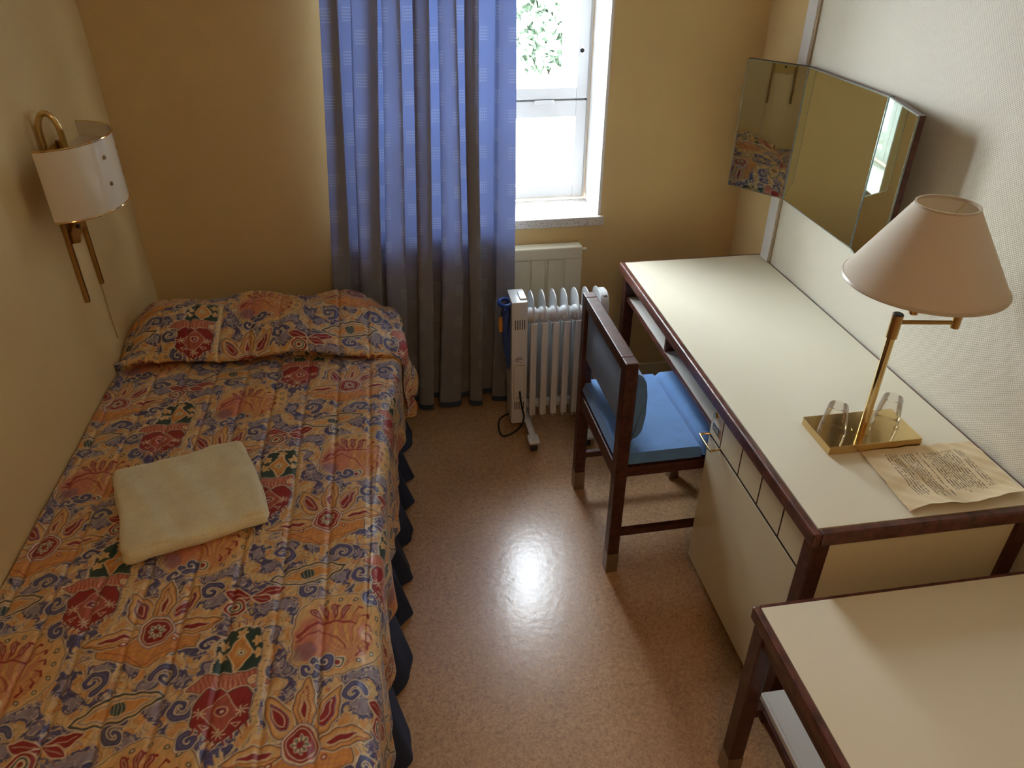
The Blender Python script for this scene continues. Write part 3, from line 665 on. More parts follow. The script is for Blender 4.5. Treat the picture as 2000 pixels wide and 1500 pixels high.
# ------------------------------------------------------------------ curtain
nf, nz = 700, 60
s_ = np.linspace(0, 1, nf); zz = np.linspace(2.42, .035, nz)
S_, Zg = np.meshgrid(s_, zz, indexing='ij')
xl = np.interp(-Zg, [-2.4, -1.68, -.62, -.03], [-.15, -.192, -.285, -.325]); xr = np.interp(-Zg, [-2.4, -1.68, -.57, -.03], [.462, .466, .474, .455])
kx_ = np.array([0, .06, .12, .24, .29, .34, .46, .52, .57, .64, .76, .80, .85, 1.0]); kp = np.arange(len(kx_)) * PI
phs = np.interp(S_, kx_, kp)
kk = np.hanning(41); kk /= kk.sum()
p1 = np.convolve(np.pad(np.interp(s_, kx_, kp), 20, mode='reflect', reflect_type='odd'), kk, 'valid'); phs = np.broadcast_to(p1[:, None], S_.shape)
ampv = .028 + .012 * np.sin(S_ * 23 + 1); flare = np.interp(-Zg, [-2.4, -.9, -.03], [.75, .95, 1.2])
Yc = 2.888 + .0 * Zg + ampv * flare * np.cos(phs) + .006 * np.sin(phs * .5 + Zg * 1.2)
Xc_ = xl + (xr - xl) * S_ + .010 * np.sin(S_ * PI * 6 + Zg * 1.5) * np.sin(PI * S_) + .024 * np.sin(2 * phs + .5) * flare * (.6 + .6 * np.sin(S_ * 31) ** 2) + .012 * np.sin(Zg * 2 + S_ * 11)* .5
Yc = 2.891 + .038 * np.tanh((Yc - 2.888) / .034)
Zb = Zg + (Zg < .04) * 0
Zg2 = Zg - np.clip((.6 - Zg) / .6, 0, 1) * .012 * (1 - np.cos(phs)) * 1.0 - (1 - S_) * .0
Zg2 = np.maximum(Zg2, .006)
me = grid_mesh('curtain', np.stack([Xc_, Yc, Zg2], -1), nf, nz)
arc = np.concatenate([[0], np.cumsum(np.hypot(np.diff(Xc_[:, 0]), np.diff(Yc[:, 0])))])
uvl = me.uv_layers.new(name='UVMap'); vi = np.empty(len(me.loops), np.int32); me.loops.foreach_get('vertex_index', vi)
uvv = np.stack([np.broadcast_to(arc[:, None], S_.shape), Zg], -1).reshape(-1, 2); uvl.data.foreach_set('uv', uvv[vi].reshape(-1).astype(np.float32))
cur = link('curtain', me, M['curtain'], label='long blue-grey curtain drawn over the left half of the window', cat='curtain')
hem = grid_mesh('hem', np.stack([Xc_[:, -2:], Yc[:, -2:] - .0015, np.stack([Zg2[:, -1] + .022, Zg2[:, -1] - .004], 1)], -1), nf, 2)
link('hem', hem, M['curtain_hem'], cur)
rail = empty('curtain_rail', (0, 0, 0), label='white curtain rail fixed above the window', cat='curtain rail')
obj('rail', B(-.6, 1.2, 2.87, 2.90, 2.44, 2.465), M['white_paint'], rail)
for x in (-.55, 1.15): obj('bracket', B(x, x + .03, 2.87, YB, 2.4655, 2.475), M['white_paint'], rail)

# ------------------------------------------------------------------ wall radiator
rd = empty('radiator', (.28, 2.972, 0), label='cream panel radiator on the back wall below the window, half behind the curtain', cat='radiator')
bm = bmesh.new(); x0, x1, z0, z1 = -.49, .505, .17, .725; nfl = 13
pts = [(x0, -.028)]
wflt = (x1 - x0 - .03) / nfl
for i in range(nfl):
    a = x0 + .015 + i * wflt
    pts += [(a, -.028), (a + .006, -.018), (a + .012, -.018), (a + .018, -.028)]
pts += [(x1, -.028), (x1, 0), (x0, 0)]
prism(bm, pts, 2, z0, z1 - .055); obj('panel', bm, M['radiator'], rd)
bm = B(x0, x1, -.030, .03, z1 - .055, z1, bev=.006)
obj('top_grille', bm, M['radiator'], rd)
obj('side_panel', B(x1 - .01, x1, .0005, .035, z0, z1 - .056), M['radiator'], rd)
bm = B(x0 + .1, x0 + .13, .03, .0455, .3, .6); obj('bracket', bm, M['radiator'], rd); bm = B(x1 - .1, x1 - .07, .035, .0455, .3, .6); obj('bracket', bm, M['radiator'], rd)
obj('valve', tube(bmesh.new(), [(x1, -.01, z1 - .02), (x1 + .022, -.01, z1 - .02)], .006), M['radiator'], rd)
obj('pipe', tube(bmesh.new(), [(x0 + .05, 0.01, z0), (x0 + .05, 0.01, 0.0)], .008), M['radiator'], rd)

# ------------------------------------------------------------------ oil heater
ht = empty('oil_heater', (.497, 2.698, 0), label='white portable oil-filled heater with blue handle, between curtain and chair', cat='heater')
ht.scale = (.965, .965, 1.075)
def fin():
    bm = bmesh.new()
    n = 20; w_, zb, zt = .075, .055, .598
    out = []
    for k in range(n + 1):
        a = PI * k / n; out.append((w_ * math.cos(a) if abs(math.cos(a)) < .99 else w_ * math.copysign(1, math.cos(a)), zt - .05 + .05 * math.sin(a)))
    out += [(-w_, zb + .02), (-w_ + .02, zb), (w_ - .02, zb), (w_, zb + .02)]
    prism(bm, out, 0, -.0018, .0018, bev=.0008)
    # bulged oil chamber of the fin
    for (y0, y1, z0, z1, h) in ((-.062, -.030, .10, .50, .0075), (.030, .062, .10, .50, .0075), (-.014, .014, .13, .47, .006)):
        box(bm, -h, h, y0, y1, z0, z1, bev=.0055, seg=3)
    # front flanges
    box(bm, -.014, .014, -w_ - .004, -w_ + .004, .085, .50, bev=.0035)
    tube(bm, [(-.0236, 0, .10), (-.012, 0, .10), (.012, 0, .10), (.0236, 0, .10)], [.016, .021, .021, .016], 16)
    tube(bm, [(-.0236, -.03, .515), (-.013, -.03, .515), (.013, -.03, .515), (.0236, -.03, .515)], [.022, .031, .031, .022], 20)
    return bm
f0 = obj('fin', fin(), M['heater_white'], ht, smooth=True); f0.location = (.022, 0, 0)
for i in range(1, 7):
    c = f0.copy(); C.objects.link(c); c.parent = ht; c.location = (.022 + .0475 * i, 0, 0)
hb = obj('control_box', B(-.072, -.003, -.068, .066, .045, .588, bev=.006), M['heater_white'], ht, smooth=True)
obj('switch_plate', B(-.034, -.006, -.045, .03, .5885, .594, bev=.002), M['heater_white'], hb)
bm = bmesh.new()
for za, zb in ((.475, .515), (.115, .150)):
    bm = bmesh.new()
    for k in range(5): box(bm, -.058 + k * .0098, -.0545 + k * .0098, -.0686, -.0676, za, zb)
    obj('vent', bm, M['black_plastic'], hb)
obj('cord_hatch', frame(bmesh.new(), -.062, -.014, .17, .32, -.0693, -.0683, .0015, .0015, .0015, .0015, bev=0), M['old_brass'], hb)
bm = bmesh.new()
for k, (a, b2) in enumerate(((-.048, -.028), (-.055, -.022), (-.055, -.04), (-.036, -.03))): box(bm, a, b2, -.0686, -.0680, .352 - .007 * k, .354 - .007 * k)
obj('printed_label', bm, M['black_plastic'], hb)
# blue handle
hd = bmesh.new()
ring = [(-.093 + .026 * math.cos(a), -.02 + .035 * math.sin(a), .570) for a in np.linspace(0, 2 * PI, 24)[:-1]]
tube(hd, ring, .0085, 10, closed=True)
prism(hd, [(-.074, .56), (-.095, .555), (-.106, .53), (-.104, .44), (-.100, .38), (-.090, .31), (-.078, .285), (-.0725, .30), (-.0725, .56)], 1, -.05, .015, bev=.006)
obj('handle', hd, M['blue_plastic'], ht, smooth=True)
obj('indicator', lathe(bmesh.new(), [(0, -.034), (.009, -.028), (.012, 0), (.009, .028), (0, .034)], -.112, -.03, n=16), M['amber'], ht, smooth=True).location = (0, 0, .485)
bm = bmesh.new(); out = [(.064 * math.cos(a), .545 + .048 * math.sin(a)) for a in np.linspace(0, PI, 16)] + [(-.064, .08), (.064, .08)]
prism(bm, out, 0, .312, .345, bev=.006); e = obj('end_cap', bm, M['heater_white'], ht, smooth=True)
obj('end_cap_slot', B(.322, .338, -.045, -.035, .5775, .5815), M['black_plastic'], e)
for i, x in enumerate((.005, .245)):
    bm = B(x - .014, x + .014, -.205, .17, .048, .058, bev=.003); box(bm, x - .024, x + .024, -.235, -.17, .040, .055, bev=.006); box(bm, x - .024, x + .024, .10, .165, .040, .055, bev=.006)
    ft = obj('foot', bm, M['heater_white'], ht)
    for y in (-.208, .135):
        bm = tube(bmesh.new(), [(x - .014, y, .0195), (x + .014, y, .0195)], .0195, 20); obj('caster', bm, M['grey_plastic'], ft, smooth=True)
        obj('caster_bracket', B(x - .006, x + .006, y - .006, y + .006, .0395, .0405 + .002), M['grey_plastic'], ft)
def bez(P, n=40):
    P = [Vector(p) for p in P]; out = []
    for i in range(len(P) - 1):
        p0 = P[max(i - 1, 0)]; p1_, p2 = P[i], P[i + 1]; p3 = P[min(i + 2, len(P) - 1)]
        for t_ in np.linspace(0, 1, n // (len(P) - 1) + 2)[: -1 if i < len(P) - 2 else None]:
            t_ = float(t_); out.append(.5 * ((2 * p1_) + (p2 - p0) * t_ + (2 * p0 - 5 * p1_ + 4 * p2 - p3) * t_ ** 2 + (3 * p1_ - p0 - 3 * p2 + p3) * t_ ** 3))
    return out
obj('cord', tube(bmesh.new(), bez([(-.034, -.0688, .20), (-.033, -.082, .17), (-.025, -.088, .125), (-.018, -.088, .085), (-.03, -.088, .045), (-.07, -.088, .012), (-.115, -.09, .006), (-.128, -.06, .03), (-.115, -.02, .045), (-.085, .0, .05), (-.0715, .005, .05)], 90), .0042, 8), M['black_plastic'], ht, smooth=True)

# ------------------------------------------------------------------ chair
ch = empty('desk_chair', (.637, 2.015, 0), label='dark wooden chair with blue upholstered seat and backrest, pushed up to the desk', cat='chair')
cp = .020; hy = .245
def cb(*a, **k): return B(*a, **k)
for y in (-hy, hy - .042):
    lg = obj('leg', B(-cp, cp, y, y + .042, .085, .84 - .0, bev=.003), M['wood'], ch)
    obj('ferrule', B(-cp - .001, cp + .001, y - .001, y + .043, 0, .0849, bev=.001), M['steel'], lg)
for y in (-hy + .012, hy - .044):
    lg = obj('leg', B(.375, .41, y, y + .034, .085, .415, bev=.003), M['wood'], ch)
    obj('ferrule', B(.374, .411, y - .001, y + .035, 0, .0849), M['steel'], lg)
obj('top_rail', B(-cp, cp, -hy + .0425, hy - .0425, .80, .84, bev=.003), M['wood'], ch)
for y in (-hy + .006, hy - .036): obj('side_rail', B(cp + .0005, .40, y, y + .030, .4155, .452, bev=.003), M['wood'], ch)
obj('seat_rail', B(-.016, .016, -hy + .0425, hy - .0425, .395, .452, bev=.003), M['wood'], ch)
obj('seat_rail', B(.378, .402, -hy + .047, hy - .0445, .4155, .452, bev=.003), M['wood'], ch)
for y in (-hy + .016, hy - .036): obj('stretcher', B(cp + .0005, .3745, y, y + .020, .15, .175, bev=.002), M['wood'], ch)
def cushion(x0, x1, y0, y1, z0, z1, crown=.012, n=40, r=.014):
    bm = B(x0, x1, y0, y1, z0, z1, bev=r, seg=4)
    return bm
sc = bmesh.new()
def puff(bm, x0, x1, y0, y1, z0, z1, crown, n=28, e=.10):
    a = np.linspace(-1, 1, n); A, B2 = np.meshgrid(a, a, indexing='ij'); ea = np.clip((np.abs(A) - 1 + e) / e, 0, 1); eb = np.clip((np.abs(B2) - 1 + e) / e, 0, 1)
    up = np.sqrt(np.clip(1 - np.clip(np.hypot(ea, eb), 0, 1) ** 2.4, 0, 1)); X_ = (x0 + x1) / 2 + A * (x1 - x0) / 2; Y_ = (y0 + y1) / 2 + B2 * (y1 - y0) / 2
    h = (z1 - z0); top = z0 + h * .35 + (h * .65 + crown * (1 - A ** 2) * (1 - B2 ** 2)) * up; bot = z0 + h * .35 * (1 - up)
    for Z_ in (top, bot):
        me = grid_mesh('p', np.stack([X_, Y_, Z_], -1), n, n); bm.from_mesh(me); bpy.data.meshes.remove(me)
    bmesh.ops.remove_doubles(bm, verts=bm.verts, dist=.0005); return bm
puff(sc, -.012, .272, -hy + .004, hy - .002, .4525, .497, .008)
obj('seat', sc, M['upholstery'], ch, smooth=True)
sc = puff(bmesh.new(), .262, .432, -hy + .004, hy - .002, .4525, .512, .014, e=.3)
obj('seat', sc, M['upholstery'], ch, smooth=True)
# backrest pad hanging in the frame, thick cushion on the desk side
bk = bmesh.new(); sec = [(-.010, .795), (.016, .795), (.022, .79)]
prof = [(-.008, .797), (.020, .797), (.042, .785), (.055, .76), (.062, .71), (.063, .64), (.056, .585), (.040, .562), (.018, .562), (-.008, .60)]
prism(bk, prof[:1] + [(.0195, .797), (.0195, .563)] + prof[-1:], 1, -hy + .043, hy - .043, bev=.002)
prism(bk, [(.0205, .797)] + prof[2:-1] + [(.0205, .562)], 1, -hy + .010, hy - .010, bev=.004)
obj('backrest', bk, M['upholstery'], ch, smooth=True)
ch.rotation_euler = (0, 0, math.radians(1.0))

# ------------------------------------------------------------------ desk
XD, Y0, Y1 = .890, 1.137, 2.742
dk = empty('desk', (XD, Y0, 0), label='long cream laminate desk with dark wood edging against the right wall', cat='desk')
DW = 1.495 - XD; DL = Y1 - Y0
obj('desktop', B(.022, DW - .004, .024, DL - .008, .70, HD, bev=.0006), M['laminate'], dk)
ew = bmesh.new()
def edge_strip(bm, x0, x1, y0, y1, z0=.692, z1=.7303): box(bm, x0, x1, y0, y1, z0, z1, bev=.0055, seg=2)
edge_strip(ew, 0, .0218, 0, DL); edge_strip(ew, .0218, DW, 0, .0238)
box(ew, .0218, DW, DL - .0078, DL, .694, .7304, bev=.001); box(ew, DW - .0038, DW, .0238, DL - .0078, .694, .7305, bev=.001)
obj('edge_trim', ew, M['wood_edge'], dk)
for (x, y) in ((.016, .012), (DW - .05, .012), (.016, DL - .062), (DW - .05, DL - .062)):
    yy1 = y + .044
    obj('leg', B(x, x + .042, y, yy1, 0, .6915, bev=.003), M['wood'], dk)
CE = .628       # far end of the cabinet, from the near edge
obj('side_panel', B(.0585, DW - .0505, .022, .040, .05, .6915), M['laminate_side'], dk)
obj('carcass', B(.045, DW - .06, .0565, CE - .0005, .06, .6915), M['laminate_side'], dk)
frx0, frx1 = .022, .042
zc = .568
obj('front_frame', B(frx0 + .0008, .0445, .0565, CE - .0005, .050, .6915), M['groove'], dk)
dr_ = obj('door', B(frx0 - .0005, frx0 + .0006, .058, CE, .052, zc - .005), M['laminate_side'], dk)
ys = [CE, .548, .418, .292, .166, .058]
for i in range(5):
    yA, yB = ys[i + 1] + (.0 if i == 4 else .0035), ys[i] - (.0 if i == 0 else .0035)
    d_ = obj('drawer_front', B(frx0 - .0005, frx0 + .0006, yA, yB, zc + .005, .6905), M['laminate_side'], dk)
    if i == 0: d_first = d_
lk = obj('lock', tube(bmesh.new(), [(frx0 - .009, .600, .655), (frx0 - .0003, .600, .655)], .009, 20), M['brass'], d_first, smooth=True)
lp = obj('label_plate', B(frx0 - .003, frx0 - .0003, .563, .612, .598, .626, bev=.001), M['chrome'], d_first)
obj('label_insert', B(frx0 - .0036, frx0 - .0031, .566, .609, .601, .623), M['black_plastic'], lp)
bm = bmesh.new(); rr = random.Random(4)
for row in range(3):
    y = .570
    while y < .604:
        l_ = rr.uniform(.003, .009); box(bm, frx0 - .0038, frx0 - .0036, y, min(y + l_, .606), .6055 + row * .0055, .6075 + row * .0055); y += l_ + .002
obj('label_text', bm, M['laminate'], lp)
hp = [(frx0 + .0, .545, zc), (frx0 - .022, .545, zc - .002), (frx0 - .030, .552, zc - .003), (frx0 - .030, .625, zc - .003), (frx0 - .022, .632, zc - .002), (frx0 + .0, .632 - .006, zc)]
obj('handle', tube(bmesh.new(), bez(hp, 60), .004, 10), M['brass'], dr_, smooth=True)
# open compartment under the top
zs = .600
obj('shelf', B(.030, .40, CE + .001, DL - .063, zs - .014, zs), M['shelf_white'], dk)
obj('shelf_edge', B(.024, .0298, CE + .001, DL - .063, zs - .016, zs + .001), M['wood_edge'], dk)
obj('divider', B(.030, .40, 1.085, 1.098, zs + .0003, .6915), M['wood'], dk)
obj('shelf_back', B(.4003, .412, CE + .001, DL - .063, zs - .014, .6915), M['shelf_white'], dk)
obj('shelf_side', B(.030, .40, DL - .0628, DL - .0622 + .0004, zs - .014, .6915), M['wood'], dk)

# ------------------------------------------------------------------ side table
TX, TY1, TZ = .732, 1.070, .602; TY0 = .36
st = empty('side_table', (TX, TY0, 0), label='low cream side table with dark frame and lower shelf, in front of the desk', cat='table')
TL = TY1 - TY0; TD = 1.488 - TX; TB = TZ - .036
obj('tabletop', B(.018, TD - .02, .02, TL - .008, TZ - .028, TZ, bev=.0006), M['laminate'], st)
ew = bmesh.new(); box(ew, 0, .0178, 0, TL, TB, TZ + .0003, bev=.005); box(ew, .0178, TD, 0, .0198, TB, TZ + .0003, bev=.004)
box(ew, .0178, TD, TL - .0078, TL, TB, TZ + .0004, bev=.001); box(ew, TD - .0198, TD, .0198, TL - .0078, TB, TZ + .0003, bev=.001)
obj('edge_trim', ew, M['wood_edge'], st)
for (x, y) in ((.008, .012), (TD - .05, .012), (.008, TL - .054), (TD - .05, TL - .054)):
    lg = obj('leg', B(x, x + .040, y, y + .042, .08, TB - .0005, bev=.003), M['wood'], st)
    obj('ferrule', B(x - .001, x + .041, y - .001, y + .043, 0, .0795, bev=.001), M['steel'], lg)
for x in (.014, TD - .034): obj('apron', B(x, x + .018, .0545, TL - .0545, TB - .045, TB - .0005), M['wood'], st)
obj('shelf', B(.086, TD - .06, .02, TL - .008, .265, .28, bev=.001), M['shelf_white'], st)
obj('shelf_rail', B(.0782, .0858, .02, TL - .008, .262, .2795, bev=.001), M['shelf_white'], st)
for y in (.022, TL - .044): obj('crosspiece', B(.0485, TD - .0505, y, y + .022, .235, .2615, bev=.002), M['wood'], st)
obj('shelf_rail', B(.070, .084, .0445, TL - .0445, .238, .2615, bev=.001), M['wood'], st)

# ------------------------------------------------------------------ triple mirror
mr_ = empty('triple_mirror', (XR, 2.36, 1.24), label='three-part hinged wall mirror above the desk', cat='mirror')
def mirror_leaf(name, wdt, h0, h1):
    lf = obj(name, B(0, wdt, -.016, -.0005, h0, h1, bev=.001), M['wood'], mr_)
    obj('glass', B(.003, wdt - .003, .0, .0045, h0 + .003, h1 - .003), M['mirror'], lf)
    obj('glass_edge', frame(bmesh.new(), .001, wdt - .001, h0 + .001, h1 - .001, .0, .0052, .0022, .0022, .0022, .0022, bev=0), M['mirror_edge'], lf)
    return lf
h0, h1 = -.232, .243
# local x along the wall (towards the room's near end), glass faces -X : rotate
def leaf_matrix(px, py, dx, dy):
    l_ = math.hypot(dx, dy); dx /= l_; dy /= l_
    nx, ny = (-dy, dx)
    if nx > 0: nx, ny = -nx, -ny
    return Matrix(((dx, nx, 0, px), (dy, ny, 0, py), (0, 0, 1, 0), (0, 0, 0, 1)))
ce = mirror_leaf('centre_panel', .50, h0, h1); ce.matrix_local = leaf_matrix(-.021, .247, -.0105, -.50)
lw_ = mirror_leaf('left_wing', .245, h0, h1); lw_.matrix_local = leaf_matrix(-.021, .251, -.128, .19)
rw_ = mirror_leaf('right_wing', .245, h0, h1); rw_.matrix_local = leaf_matrix(-.032, -.257, -.2672, -.9636)
obj('wall_plate', B(-.0045, -.0005, -.22, .22, -.2, .2), M['wood'], mr_)
for x, y in ((-.0095, .249), (-.026, -.2545)):
    for z in (h0 + .06, h1 - .06): obj('hinge', tube(bmesh.new(), [(x, y, z - .02), (x, y, z + .02)], .0035, 10), M['old_brass'], mr_)

# ------------------------------------------------------------------ desk lamp
LBX, LBY = 1.208, 1.487
dl = empty('desk_lamp', (LBX, LBY, HD + .0005), label='brass swing-arm desk lamp with a conical cream shade', cat='lamp')
obj('base', B(-.133, .133, -.072, .072, 0, .025, bev=.0015), M['brass'], dl)
ax, ay = -.006, -.012
obj('pole', tube(bmesh.new(), [(ax, ay, .0253), (ax, ay, .31)], .0105, 24), M['brass'], dl, smooth=True)
obj('base_ring', lathe(bmesh.new(), [(.0106, .0252), (.028, .0252), (.028, .0265), (.0106, .0268)], ax, ay, 32), M['brass'], dl, smooth=True)
cl = obj('collar', tube(bmesh.new(), [(ax, ay, .3102), (ax, ay, .374)], .0135, 24), M['old_brass'], dl, smooth=True)
obj('collar_cap', lathe(bmesh.new(), [(.0, .3766), (.0115, .3766), (.0132, .3745), (0, .3745)], ax, ay, 24), M['grey_plastic'], cl, smooth=True)
ex_, ey_ = .142, -.035; kx2, ky2 = .054, .012
arm = tube(bmesh.new(), [(ax + .012, ay, .352), (ex_, ey_, .352)], .0055, 12); obj('arm', arm, M['old_brass'], dl, smooth=True)
obj('elbow', tube(bmesh.new(), [(ex_, ey_, .338), (ex_, ey_, .378)], .0105, 20), M['old_brass'], dl, smooth=True)
obj('arm', tube(bmesh.new(), [(ex_, ey_, .386), (kx2, ky2, .386)], .0055, 12), M['old_brass'], dl, smooth=True)
obj('socket', lathe(bmesh.new(), [(0, .36), (.0105, .36), (.0115, .37), (.0115, .40), (.016, .41), (.016, .46), (0, .46)], kx2, ky2, 24), M['old_brass'], dl, smooth=True)
obj('bulb', lathe(bmesh.new(), [(.012, .461), (.013, .475), (.028, .505), (.03, .525), (.022, .55), (0, .558)], kx2, ky2, 24), M['heater_white'], dl, smooth=True)
R0, R1, z0_, z1_ = .188, .069, .448, .640
prof = [(R0, z0_), (R1, z1_), (R1 - .0015, z1_), (R0 - .0015, z0_), (R0, z0_)]
sh = obj('lamp_shade', lathe(bmesh.new(), prof, kx2, ky2, 96), M['shade'], dl, smooth=True)
bm = lathe(bmesh.new(), [(R0 + .001, z0_ - .002), (R0 + .0022, z0_ + .001), (R0 - .002, z0_ + .006), (R0 - .003, z0_ + .006), (R0 - .0028, z0_ - .002), (R0 + .001, z0_ - .002)], kx2, ky2, 96)
lathe(bm, [(R1 + .0018, z1_ - .005), (R1 + .0018, z1_ + .002), (R1 - .003, z1_ + .002), (R1 - .003, z1_ - .005), (R1 + .0018, z1_ - .005)], kx2, ky2, 64)
obj('binding', bm, M['shade_trim'], sh, smooth=True)
bm = bmesh.new()
for a in (.3, .3 + 2 * PI / 3, .3 + 4 * PI / 3): tube(bm, [(kx2, ky2, .585), (kx2 + (R1 - .003) * math.cos(a), ky2 + (R1 - .003) * math.sin(a), z1_ - .003)], .0012, 6)
tube(bm, [(kx2, ky2, .46), (kx2, ky2, .585)], .002, 6)
obj('shade_carrier', bm, M['old_brass'], sh)
# cups, upside down on the lamp base
def cup(x, y, lab, rz):
    pr = [(.0355, 0), (.0362, .0015), (.0350, .0035), (.0345, .006), (.0338, .018), (.0343, .020), (.0335, .024), (.0262, .082), (.0245, .086), (.0243, .0885), (.0225, .0885), (.0215, .084), (0, .083)]
    o = obj('plastic_cup', lathe(bmesh.new(), pr, 0, 0, 40), M['clear_plastic'], smooth=True, label=lab, cat='cup', group='clear cups on the lamp base')
    o.location = (x, y, HD + .026); return o
cup(1.112, 1.476, 'clear plastic cup upside down on the lamp base, on the window side of the pole', 0)
cup(1.277, 1.490, 'clear plastic cup upside down on the lamp base, on the wall side behind the pole', 1)
# the two names of the cups are made precise by what they stand next to
bpy.data.objects['plastic_cup']['label'] = 'clear plastic cup upside down on the lamp base, on the side nearer the chair'
bpy.data.objects['plastic_cup.001']['label'] = 'clear plastic cup upside down on the lamp base, on the side nearer the wall'

# ------------------------------------------------------------------ paper
pn, pm = 90, 70
A, B2 = np.meshgrid(np.linspace(0, 1, pn), np.linspace(0, 1, pm), indexing='ij')     # A across X, B from near (0) to far (1)
PX = 1.152 + A * .322 + .012 * B2 + .0 ; PY = 1.176 + .006 * A + B2 * (.238 - .012 * A) + .006 * np.sin(A * 9)*(1-B2)
PX = np.minimum(PX, 1.484)
PZ = HD + .0015 + .013 * np.clip(1 - B2 / .35, 0, 1) ** 2 * np.clip(A * 6, 0, 1) + .0012 * (1 + np.sin(A * 23 + 4 * B2)) + .0010 * (1 + np.sin(B2 * 17 - 5 * A)) + .0008 * (1 + np.sin(A * 41 + B2 * 29))
me = grid_mesh('paper', np.stack([PX, PY, PZ], -1), pn, pm)
uvl = me.uv_layers.new(name='UVMap'); vi = np.empty(len(me.loops), np.int32); me.loops.foreach_get('vertex_index', vi)
uvl.data.foreach_set('uv', np.stack([A, B2], -1).reshape(-1, 2)[vi].reshape(-1).astype(np.float32))
mp_ = mat('typed_paper', 'e6d3ac', 0.7)
N, L, b = nodes_of(mp_)
uv = N.new('ShaderNodeUVMap'); uv.uv_map = 'UVMap'; sx = N.new('ShaderNodeSeparateXYZ'); L.new(uv.outputs[0], sx.inputs[0]); U, V = sx.outputs['X'], sx.outputs['Y']
NL = 44
ln = mth(N, L, 'MULTIPLY', U, NL); li = mth(N, L, 'FLOOR', ln)
row = mth(N, L, 'GREATER_THAN', mth(N, L, 'FRACT', ln), 0.58)
wnz = N.new('ShaderNodeTexWhiteNoise'); wnz.noise_dimensions = '1D'; L.new(li, wnz.inputs['W'])
blank = mth(N, L, 'GREATER_THAN', wnz.outputs['Value'], 0.16)
cb_ = N.new('ShaderNodeCombineXYZ'); L.new(mth(N, L, 'MULTIPLY', V, 42), cb_.inputs[0]); L.new(mth(N, L, 'MULTIPLY', li, 7.3), cb_.inputs[1])
nz_ = N.new('ShaderNodeTexNoise'); nz_.inputs['Scale'].default_value = 1.0; nz_.inputs['Detail'].default_value = 3; L.new(cb_.outputs[0], nz_.inputs['Vector'])
words = mth(N, L, 'GREATER_THAN', nz_.outputs['Fac'], 0.44)
end_ = mth(N, L, 'SUBTRACT', 0.27, mth(N, L, 'MULTIPLY', wnz.outputs['Value'], 0.14))
inm = mth(N, L, 'MULTIPLY', mth(N, L, 'GREATER_THAN', V, end_), mth(N, L, 'LESS_THAN', V, 0.88))
inu = mth(N, L, 'MULTIPLY', mth(N, L, 'GREATER_THAN', U, 0.16), mth(N, L, 'LESS_THAN', U, 0.84))
ink = mth(N, L, 'MULTIPLY', mth(N, L, 'MULTIPLY', mth(N, L, 'MULTIPLY', row, blank), words), mth(N, L, 'MULTIPLY', inm, inu))
mc = N.new('ShaderNodeMixRGB'); mc.inputs[1].default_value = (*srgb('e6d3ac'), 1); mc.inputs[2].default_value = (*srgb('5b5048'), 1)
L.new(mth(N, L, 'MULTIPLY', ink, .85), mc.inputs['Fac']); L.new(mc.outputs[0], b.inputs['Base Color'])
link('typed_notice', me, mp_, label='crumpled yellowed sheet of typed text on the near end of the desk', cat='paper')

# ------------------------------------------------------------------ wall lamp
wl = empty('wall_lamp', (XL, 2.40, 1.1), label='brass wall lamp with a milky half-round shade above the bed', cat='lamp')
zz0 = 1.1
for y, zb in ((-.04, .872), (.108, .870)):
    bm = B(.0005, .013, y - .0075, y + .0075, zb - zz0, 1.345 - zz0, bev=.002)
    o_ = obj('channel', bm, M['old_brass'], wl)
    obj('channel_groove', B(.0131, .0134, y - .002, y + .002, zb - zz0 + .004, 1.34 - zz0), M['wood'], o_)
obj('bracket', prism(bmesh.new(), [(-.0288, -.035), (-.0288, .0), (.035, .03), (.0968, .015), (.0968, -.03), (.05, -.01), (.02, -.05)], 0, .004, .018, bev=.001), M['old_brass'], wl)
obj('screw', tube(bmesh.new(), [(.0182, .03, .0), (.024, .03, .0)], .007, 12), M['black_plastic'], wl)
arc_ = [(.035 - .028 * math.cos(a), -.005, .292 + .055 * math.sin(a)) for a in np.linspace(0, PI, 20)]
obj('gooseneck', tube(bmesh.new(), [(.007 + .004, -.005, .20)] + [(x + .004, y, z) for x, y, z in arc_] + [(.067, -.005, .23)], .0088, 14), M['brass'], wl, smooth=True)
scx, scy, SR, se = .058, -.03, .178, .82
zt, zb2 = .29, .092
pr = [(SR, zb2), (SR, zt), (SR - .003, zt), (SR - .003, zb2), (SR, zb2)]
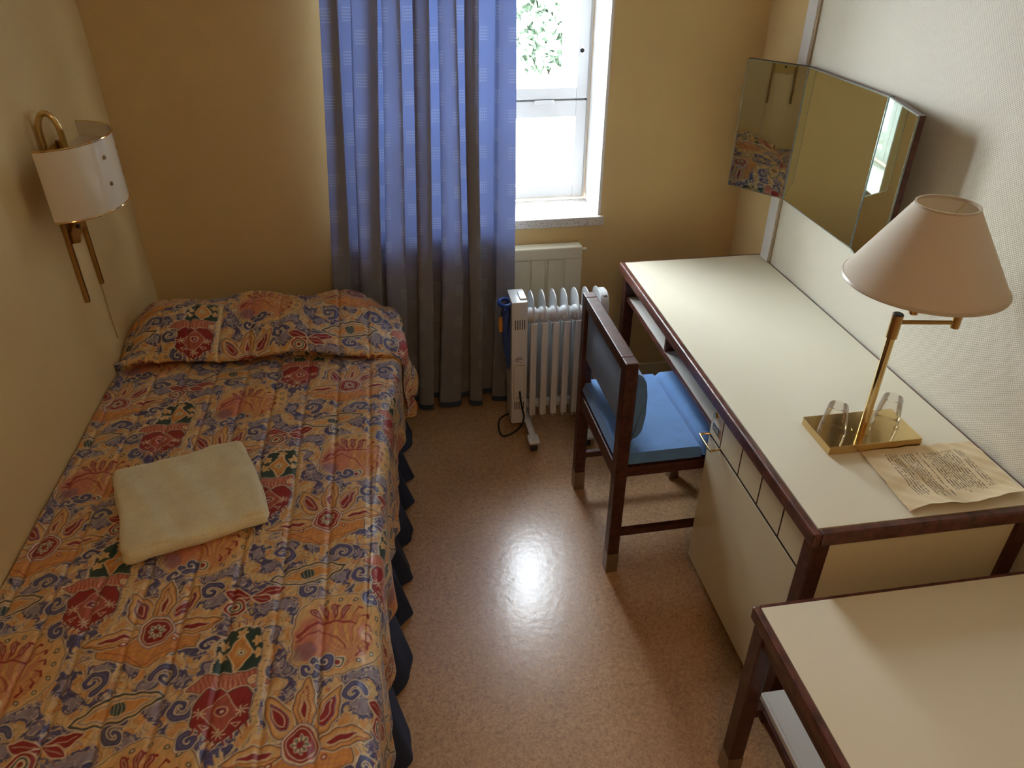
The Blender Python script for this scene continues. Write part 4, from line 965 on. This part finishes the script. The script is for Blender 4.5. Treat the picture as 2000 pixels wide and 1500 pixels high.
wsd = obj('shade', lathe(bmesh.new(), pr, scx, scy, 64, -PI / 2, PI / 2, ex=se), M['acrylic'], wl, smooth=True)
bm = bmesh.new()
for z in (zt, zb2): obj('rim', tube(bmesh.new(), [(scx + se * SR * math.cos(a), scy + SR * math.sin(a), z) for a in np.linspace(-PI / 2, PI / 2, 60)], .0028, 8), M['brass'], wsd, smooth=True)
lens_ = [(scx + se * (SR - .004) * math.cos(a), scy + (SR - .004) * math.sin(a)) for a in np.linspace(-PI / 2, PI / 2, 40)]
obj('diffuser', prism(bmesh.new(), lens_, 2, zt - .045, zt - .042), M['acrylic'], wsd)
bm = bmesh.new()
for a in (-.36, .32):
    for z in (zt - .05, zt - .125):
        nx, ny = se * math.cos(a), math.sin(a); p = Vector((scx + nx * SR, scy + ny * SR, z)); nn = Vector((math.cos(a), math.sin(a) * se, 0)).normalized()
        obj('rivet', tube(bmesh.new(), [p, p + nn * .003], .006, 12), M['old_brass'], wsd, smooth=True)
obj('socket', tube(bmesh.new(), [(.067, -.005, .229), (.067, -.005, .17)], .014, 16), M['heater_white'], wl, smooth=True)
obj('cord', tube(bmesh.new(), bez([(.004, .108, -.23), (.004, .108, -.35), (.004, .110, -.40), (.004, .111, -.44)], 30), .0028, 6), M['cord_white'], wl)
obj('backplate', B(.0005, .006, -.0285, .0965, -.04, .24), M['old_brass'], wl)

# ------------------------------------------------------------------ unseen lamp added for fill light (dim, warm; above and behind the camera)
cl_ = empty('added_fill_lamp', (.25, -.45, ZC), label='round fill lamp added on the ceiling behind the viewer, out of view', cat='lamp')
obj('fill_lamp_disc', lathe(bmesh.new(), [(0, -.0005), (.12, -.0005), (.12, -.02), (0, -.02)], 0, 0, 32), M['white_paint'], cl_, smooth=True)
ll = bpy.data.lights.new('added_fill_light', 'AREA'); ll.shape = 'DISK'; ll.size = .24; ll.energy = 9.0; ll.color = (1.0, .60, .30)
lo = bpy.data.objects.new('added_fill_light', ll); C.objects.link(lo); lo.location = (.25, -.45, ZC - .03)
